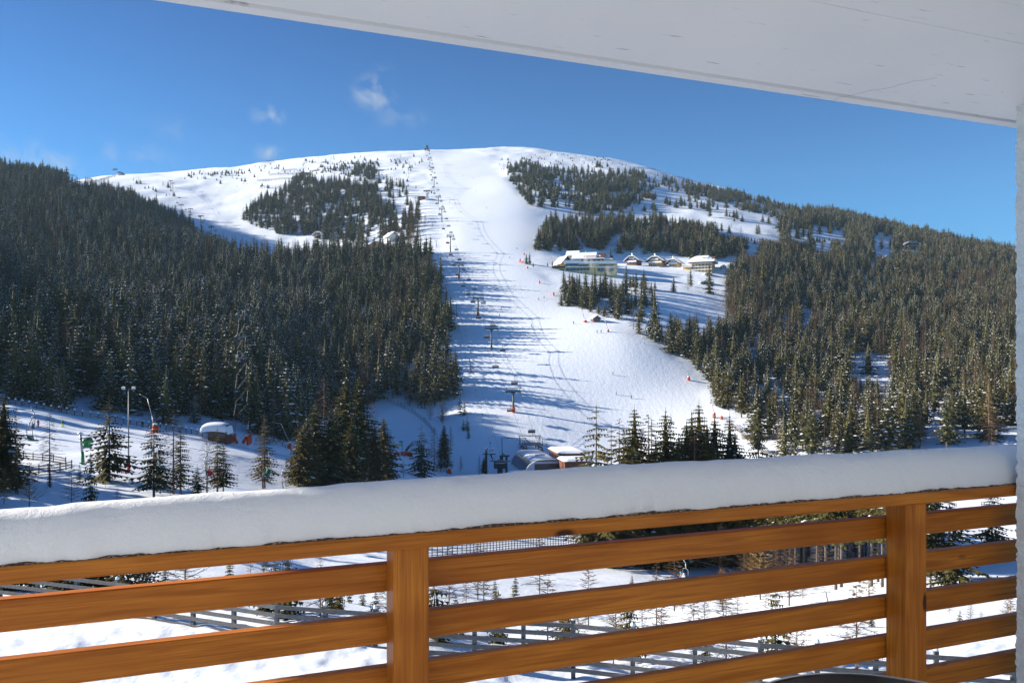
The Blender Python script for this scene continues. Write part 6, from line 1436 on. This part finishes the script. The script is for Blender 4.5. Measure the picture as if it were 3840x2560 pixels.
lance(2280, 1244, [(2275, 1220), (2268, 1197), (2256, 1185)], 'leaning snow lance with orange foot, right of the hut at the run\'s edge', pr=.7, ph=1.2)
lance(2678, 1566, [(2676, 1545), (2668, 1502), (2661, 1479)], 'tall leaning snow lance with bright orange pad at the foot of the right forest', pr=.7, ph=2.0)
lance(2582, 1425, [(2580, 1412), (2578, 1396)], 'small snow lance with orange foot at the right edge of the lower run', pr=.75, ph=1.5)
lance(2417, 1290, [(2413, 1272), (2406, 1258)], 'thin snow lance among the first trees right of the run', None)
lance(3103, 2258, [(3100, 2240), (3096, 2220), (3090, 2214)], 'short white curved lance on the piste seen between the boards', None, dmin=60)
for px, py, h_, lb in ((1965, 956, 2.6, 'uppermost orange padded snow gun foot on the bank at the bend of the run'), (1950, 980, 3.2, 'orange padded snow gun foot with snow on it, at the left tip of the bank'), (1978, 1007, 2.6, 'orange snow gun foot below the pair of little spruces'), (2023, 1062, 2.6, 'orange snow gun foot under the big snow pile'), (2076, 1108, 3.2, 'orange snow gun foot at the lower corner of the hotel trees'),
                       (2706, 1572, 2.0, 'thin orange marker post beside the tall leaning lance'), (1954, 985, 1.8, 'long orange mat lying on the left tip of the bank')):
    p = ground(px, py, 150); o = MB().lathe([(.55, -.3), (.6, h_ * .4), (.45, h_ * .65), (.2, h_ * .75), (0, h_ * .76)], 12).build('padded_hydrant', M['orange'], None, p) if h_ != 1.8 else MB().bbox((0, 0, .7), (4.6, .5, 1.3), R(-40), 0, .2).build('padded_mat', M['orange'], None, p)
    tag(o, lb, 'padding')
# floodlight pole by the beginners' slope
p = ground(482, 1772, 60); K = p.y / F
r = empty('floodlight_pole', p, 0, 'tall floodlight pole with two white lamps and red padded foot on the beginners\' slope', 'floodlight')
H_ = 315 * K; mb = MB(); mb.tube((0, 0, -.5), (0, 0, H_), .13, .07, 8); mb.build('pole', M['steel'], r)
mb = MB(); mb.lathe([(.26, 0), (.26, 36 * K), (.20, 37 * K)], 12); mb.build('foot_padding', M['red'], r); mb = MB(); mb.lathe([(.25, 37 * K), (.25, 60 * K), (.0, 63 * K)], 12); mb.build('control_box', M['dark'], r)
mb = MB(); mb.box((0, 0, H_ - .1), (38 * K, .08, .08)); mb.build('crossarm', M['steel'], r)
for x in (-19 * K, 19 * K): mb = MB(); mb.box((x, -.05, H_ + .1), (11 * K, .35, 9 * K), 0, 0, R(18)); mb.build('lamp', M['white'], r)
# green fan snow cannon on its pole
p = ground(312, 1742, 60); K = p.y / F
r = empty('snow_cannon', p, 0, 'green fan snow cannon on a leaning grey and green pole, left of the open spruce', 'snow cannon')
mb = MB(); mb.tube((0, 0, -.4), (-4 * K, 0, 48 * K), 6.5 * K, 6 * K, 12); mb.build('pole_sleeve', M['green'], r)
mb = MB(); mb.tube((-4 * K, 0, 48 * K), (-11 * K, 0, 116 * K), 4.6 * K, 4.2 * K, 12); po = mb.build('pole', M['galv'], r)
mb = MB(); mb.lathe([(9 * K, 0), (10 * K, 3 * K), (5 * K, 7 * K), (0, 8 * K)], 12, 0, (-11 * K, 0, 115 * K)); mb.build('snow_cap', M['snow'], po)
mb = MB(); mb.box((14 * K, 0, 64 * K), (38 * K, 8 * K, 3 * K)); mb.box((0, 0, 66 * K), (8 * K, 9 * K, 12 * K)); mb.build('bracket', M['galv'], r)
mb = MB(); mb.X = Matrix.Translation((17 * K, 0, 90 * K)) @ Matrix.Rotation(R(82), 4, 'Y') @ Matrix.Rotation(R(-12), 4, 'X')
mb.lathe([(0, -16 * K), (10 * K, -16 * K), (11.5 * K, -8 * K), (11 * K, 6 * K), (9.5 * K, 15 * K), (8.2 * K, 15 * K), (8 * K, 0), (0, 0)], 18); dr = mb.build('fan_drum', M['green'], r)
mb = MB(); mb.X = Matrix.Translation((17 * K, 0, 91 * K)) @ Matrix.Rotation(R(82), 4, 'Y') @ Matrix.Rotation(R(-12), 4, 'X')
n_ = 10; vs = []
for i in range(n_):
    a = R(120 + 120 * i / (n_ - 1)); vs += [(12 * K * math.cos(a), 12 * K * math.sin(a), -13 * K), (11.8 * K * math.cos(a), 11.8 * K * math.sin(a), 10 * K)]
mb.add(vs, [(2 * i, 2 * i + 1, 2 * i + 3, 2 * i + 2) for i in range(n_ - 1)]); mb.build('snow_cover', M['snow'], dr)
mb = MB(); mb.box((17 * K, 0, 72 * K), (26 * K, 10 * K, 12 * K)); mb.tube((26 * K, 0, 74 * K), (36 * K, 0, 74 * K), 4 * K, 3 * K, 8); mb.build('pump_unit', M['green'], r)
p = ground(395, 1826, 60); K = p.y / F; r = empty('warning_sign', p, 0, 'small yellow sign on a thin post in the shade below the open spruce', 'sign')
mb = MB(); mb.tube((0, 0, -.3), (0, 0, 22 * K), .03); mb.build('post', M['steel'], r); mb = MB(); mb.bbox((0, -.03, 19 * K), (10 * K, .03, 11 * K), 0, 0, .008); mb.build('panel', M['yellow'], r)
p = ground(582, 1612, 120); K = p.y / F
# children's slide: orange padded curve, snow ramp, blue flag and yellow banner
p = ground(1520, 1712, 180); K = p.y / F; r = empty('slide_padding', p, 0, 'orange padded curve of the children\'s slide, left of the lone wide-boughed spruce', 'padding')
mb = MB(); n_ = 14; vs = []
for i in range(n_):
    f = i / (n_ - 1); x = (-18 + 44 * f) * K; y = (14 * math.sin(math.pi * f * .9)) * K * 2.2; h = (17 - 9 * f + 4 * f * f) * K; z = (2 - 6 * f * 0) * K
    vs += [(x, y, z - .5), (x, y, z + h), (x + .0, y + .35, z + h), (x, y + .35, z - .5)]
mb.add(vs, [(i * 4 + a, i * 4 + (a + 1) % 4, i * 4 + 4 + (a + 1) % 4, i * 4 + 4 + a) for i in range(n_ - 1) for a in range(4)] + [(0, 1, 2, 3), tuple(range(n_ * 4 - 1, n_ * 4 - 5, -1))]); fixn(mb.build('padding', M['orange'], r))
mb = MB(); mb.box((-30 * K, -6 * K, 2 * K), (1.2, 3, 3.0), R(20)); mb.build('net_panel', M['orange'], r)
p = ground(1508, 1700, 180); K = p.y / F; r = empty('banner', p, 0, 'blue box flag on a blue pole behind the orange slide padding', 'flag')
mb = MB(); mb.tube((0, 0, -.5), (0, 0, 54 * K), .10, .08, 8); mb.build('pole', M['blue'], r); mb = MB(); mb.box((-4 * K, 0, 45 * K), (12 * K, 1.0, 11 * K)); fl = mb.build('panel', M['cyan'], r); mb = MB(); mb.box((-4 * K, 0, 51.5 * K), (15 * K, 1.2, 2.4 * K)); mb.build('snow_cap', M['snow'], fl)
p = ground(1490, 1702, 180); K = p.y / F; r = empty('banner', p, 0, 'long yellow banner strung between posts beside the blue box flag', 'banner')
mb = MB(); mb.box((2 * K, 0, 34 * K), (36 * K, .06, 7 * K)); mb.build('cloth', M['yellow'], r); mb = MB(); mb.tube((-16 * K, 0, -.5), (-16 * K, 0, 39 * K), .06); mb.tube((18 * K, 0, -.5), (18 * K, 0, 39 * K), .06); mb.build('posts', M['dark'], r)
# lattice power pylon and lines
p = ground(905, 1662, 150); K = p.y / F; Hp = 500 * K
r = empty('power_pylon', p, R(8), 'tall thin grey lattice power pylon rising from four orange padded feet by the hut', 'power pylon')
mb = MB(); hb = 38 * K / 2 * 1.5; ht = 10 * K
cor = [(-1, -1), (1, -1), (1, 1), (-1, 1)]; nseg = 10
def PC(c, f): h_ = hb * (1 - f) ** 1.15 * 1.0 + ht * (1 - (1 - f) ** 1.15); return Vector((c[0] * h_, c[1] * h_ * .8, Hp * f))
for c in cor:
    for i in range(nseg): mb.tube(PC(c, i / nseg), PC(c, (i + 1) / nseg), .045, .04, 4)
for i in range(nseg):
    for a, b in zip(cor, cor[1:] + cor[:1]):
        mb.tube(PC(a if i % 2 else b, i / nseg), PC(b if i % 2 else a, (i + 1) / nseg), .02, .02, 3); mb.tube(PC(a, (i + 1) / nseg), PC(b, (i + 1) / nseg), .014, .014, 3)
mb.build('lattice', M['dark'], r)
for f in (.96, .80, .64): mb = MB(); mb.box((0, 0, Hp * f), (46 * K, .25, .25)); mb.tube((-23 * K, 0, Hp * f), (0, 0, Hp * f + 1.3), .06); mb.tube((23 * K, 0, Hp * f), (0, 0, Hp * f + 1.3), .06); mb.build('crossarm', M['steel'], r)
for c in cor:
    a = PC(c, 0); mb = MB(); mb.X = Matrix.Translation((a.x, a.y, 0)); mb.lathe([(.42, -.3), (.44, 1.2), (.40, 2.3), (0, 2.35)], 10); mb.build('foot_padding', M['orange'], r)
for s_ in (-1, 1): mb = MB(); mb.tube((s_ * hb * .35, -hb * .8, .2), (s_ * hb * .8, -hb * .8, 2.0), .38, .34, 8); mb.build('brace_padding', M['orange'], r)
n_ = 0
for f, yl, yr in ((.96, 1150, 1415), (.80, 1217, 1440), (.64, 1292, 1500)):
    for s_ in (-1, 1):
        a = p + Matrix.Rotation(R(8), 3, 'Z') @ Vector((s_ * 23 * K, 0, Hp * f - .5))
        l_ = Vector(((-500 - CX) / F * 190, 190, (HZ - (yl - 22 + 5 * s_)) / F * 190)); rr = Vector(((2450 - CX) / F * 330, 330, (HZ - (yr + 110 + 6 * s_)) / F * 330))
        pts = [l_ + (a - l_) * (i / 12) - Vector((0, 0, 4 * (i / 12) * (1 - i / 12) * 2.0)) for i in range(13)] + [a + (rr - a) * (i / 16) - Vector((0, 0, 4 * (i / 16) * (1 - i / 16) * 5)) for i in range(1, 17)]
        o_ = pts[0]; mb = MB(); mb.path([v - o_ for v in pts], .012, 4)
        tag(mb.build('power_cable', M['steel'], None, o_), '%s %s power cable strung from the lattice pylon across the left forest' % ('near' if s_ < 0 else 'far', {.96: 'top', .80: 'middle', .64: 'lowest'}[f]), 'cable')
# rocks on the open flank
for i, (px, py, w_, h_) in enumerate(((1338, 697, 34, 9), (1300, 692, 16, 6), (1352, 700, 16, 6), (1152, 652, 40, 7), (1110, 664, 26, 5), (1188, 640, 30, 5), (1220, 610, 30, 5), (2255, 600, 12, 4), (1040, 632, 22, 5))):
    p = ground(px, py, 800); K = p.y / F; rnd = random.Random(i); bm = bmesh.new(); bmesh.ops.create_icosphere(bm, subdivisions=3, radius=1)
    for v in bm.verts:
        n_ = 1 + .55 * float(vnoise(np.array(v.co.x * 2.1 + i * 3), np.array(v.co.y * 2.1 + v.co.z * 1.7), 71)) + .3 * float(vnoise(np.array(v.co.x * 5 + i), np.array(v.co.z * 5), 72))
        v.co = Vector((v.co.x * w_ * K * .5 * n_, v.co.y * w_ * K * .25 * n_, v.co.z * h_ * K * .6 * n_))
    me_ = bpy.data.meshes.new('rock'); bm.to_mesh(me_); bm.free(); me_.materials.append(M['rock'])
    tag(link('rock', me_, None, p), 'dark bare rock outcrop in the snow of the open flank above the upper wood', 'rock', 'rock outcrops of the open flank')
for px, b, t, v_, lb in ((2196, 1135, 1000, 1, 'left one of two tall spruces standing up before the restaurant'), (2231, 1140, 997, 0, 'right one of two tall spruces standing up before the restaurant'), (2348, 1105, 990, 2, 'tall spruce between the restaurant and the brown chalet'), (2290, 965 + 40, 930, 4, 'brownish spruce close behind the right end of the hotel complex'),
        (2405, 1210, 1050, 1, 'tall slim spruce rising left of the meadow'), (2455, 1262, 1070, 0, 'tall spruce standing alone in front of the meadow'), (2395, 1250, 1150, 2, 'spruce beside the leaning lance at the run\'s edge'), (2590, 1075, 1000, 3, 'spruce at the left front corner of the tall yellow hotel'), (2660, 1100, 985, 2, 'spruce before the right end of the tall yellow hotel')):
    hand(px, b, t, 'F', v_, lb, 'tree', None, 'spruce_tree', .9, 400)
# loose little trees near the hotel and on the open slopes
for px, b, t, kd, v, lb in ((1974, 990, 950, 'F', 0, 'left one of two little spruces on the bank at the bend of the run'), (1986, 993, 946, 'F', 1, 'right one of two little spruces on the bank at the bend of the run'), (2000, 1002, 982, 'F', 3, 'snow-laden bush right of the two little spruces'), (2053, 999, 982, 'F', 3, 'snowy bush left of the restaurant terrace'), (2072, 995, 975, 'F', 5, 'frosted small spruce close to the restaurant terrace'),
        (1582, 565 + 45, 590, 'F', 3, 'dark little tree left of the highest pylon'), (1594, 850, 800, 'LF', 0, 'lone bare larch on the mogul slope left of the sixth pylon'), (1560, 708, 692, 'F', 4, 'tiny spruce alone on the mogul slope')):
    hand(px, b, t, kd, v, lb, 'tree', None, 'larch_tree' if kd == 'LF' else 'spruce_tree', 1.2)

# ------------------------------------------------------------------ steam over the restaurant, and the air
sm_ = bpy.data.materials.new('steam'); sm_.use_nodes = True; n, l = sm_.node_tree.nodes, sm_.node_tree.links
n.remove(n['Principled BSDF']); vol = n.new('ShaderNodeVolumePrincipled'); vol.inputs['Color'].default_value = (1, 1, 1, 1); vol.inputs['Anisotropy'].default_value = .2
t = n.new('ShaderNodeTexCoord'); qn = n.new('ShaderNodeTexNoise'); qn.inputs['Scale'].default_value = 2.6; qn.inputs['Detail'].default_value = 5; l.new(t.outputs['Generated'], qn.inputs['Vector'])
sb_ = n.new('ShaderNodeVectorMath'); sb_.operation = 'SUBTRACT'; sb_.inputs[1].default_value = (.5, .5, .5); l.new(t.outputs['Generated'], sb_.inputs[0])
ln = n.new('ShaderNodeVectorMath'); ln.operation = 'LENGTH'; l.new(sb_.outputs[0], ln.inputs[0])
fo = n.new('ShaderNodeMapRange'); fo.inputs['From Min'].default_value = .5; fo.inputs['From Max'].default_value = .1; l.new(ln.outputs['Value'], fo.inputs['Value'])
cr_ = n.new('ShaderNodeMapRange'); cr_.inputs['From Min'].default_value = .38; cr_.inputs['From Max'].default_value = .7; cr_.inputs['To Max'].default_value = .35; l.new(qn.outputs['Fac'], cr_.inputs['Value'])
mm = n.new('ShaderNodeMath'); mm.operation = 'MULTIPLY'; l.new(fo.outputs[0], mm.inputs[0]); l.new(cr_.outputs[0], mm.inputs[1]); l.new(mm.outputs[0], vol.inputs['Density'])
l.new(vol.outputs[0], n['Material Output'].inputs['Volume'])
for (px, py, rx, rz_, d, lb) in ((2206, 975, 24, 17, 618, 'white puff of steam rising over the middle of the restaurant roof'), (2222, 992, 13, 14, 616, 'thin trail of steam below the white puff'), (2290, 1012, 30, 24, 612, 'faint veil of steam before the right end of the restaurant')):
    bm = bmesh.new(); bmesh.ops.create_icosphere(bm, subdivisions=3, radius=1); me_ = bpy.data.meshes.new('steam'); bm.to_mesh(me_); bm.free(); me_.materials.append(sm_)
    o = link('steam', me_, None, ((px - CX) / F * d, d, (HZ - py) / F * d)); o.scale = (rx * d / F, 4, rz_ * d / F); tag(o, lb, 'steam', None, 'stuff')
HAZE = True
if HAZE:
    hm = bpy.data.materials.new('haze_air'); hm.use_nodes = True; n, l = hm.node_tree.nodes, hm.node_tree.links; n.remove(n['Principled BSDF'])
    vol = n.new('ShaderNodeVolumePrincipled'); vol.inputs['Color'].default_value = (.55, .80, 1.0, 1); vol.inputs['Density'].default_value = .00006; vol.inputs['Anisotropy'].default_value = 0
    l.new(vol.outputs[0], n['Material Output'].inputs['Volume'])
    zmin, zmax = float(ZG.min()) - 1, float(ZG.max()) + 40
    mb = MB(); mb.box((0, 1250, (zmin + zmax) / 2), (5600, 2800, zmax - zmin)); o = mb.build('haze', hm); tag(o, 'thin bluish winter air between the balcony and the mountain', 'haze', None, 'stuff')
    SC.cycles.volume_bounces = 0; SC.cycles.volume_max_steps = 64
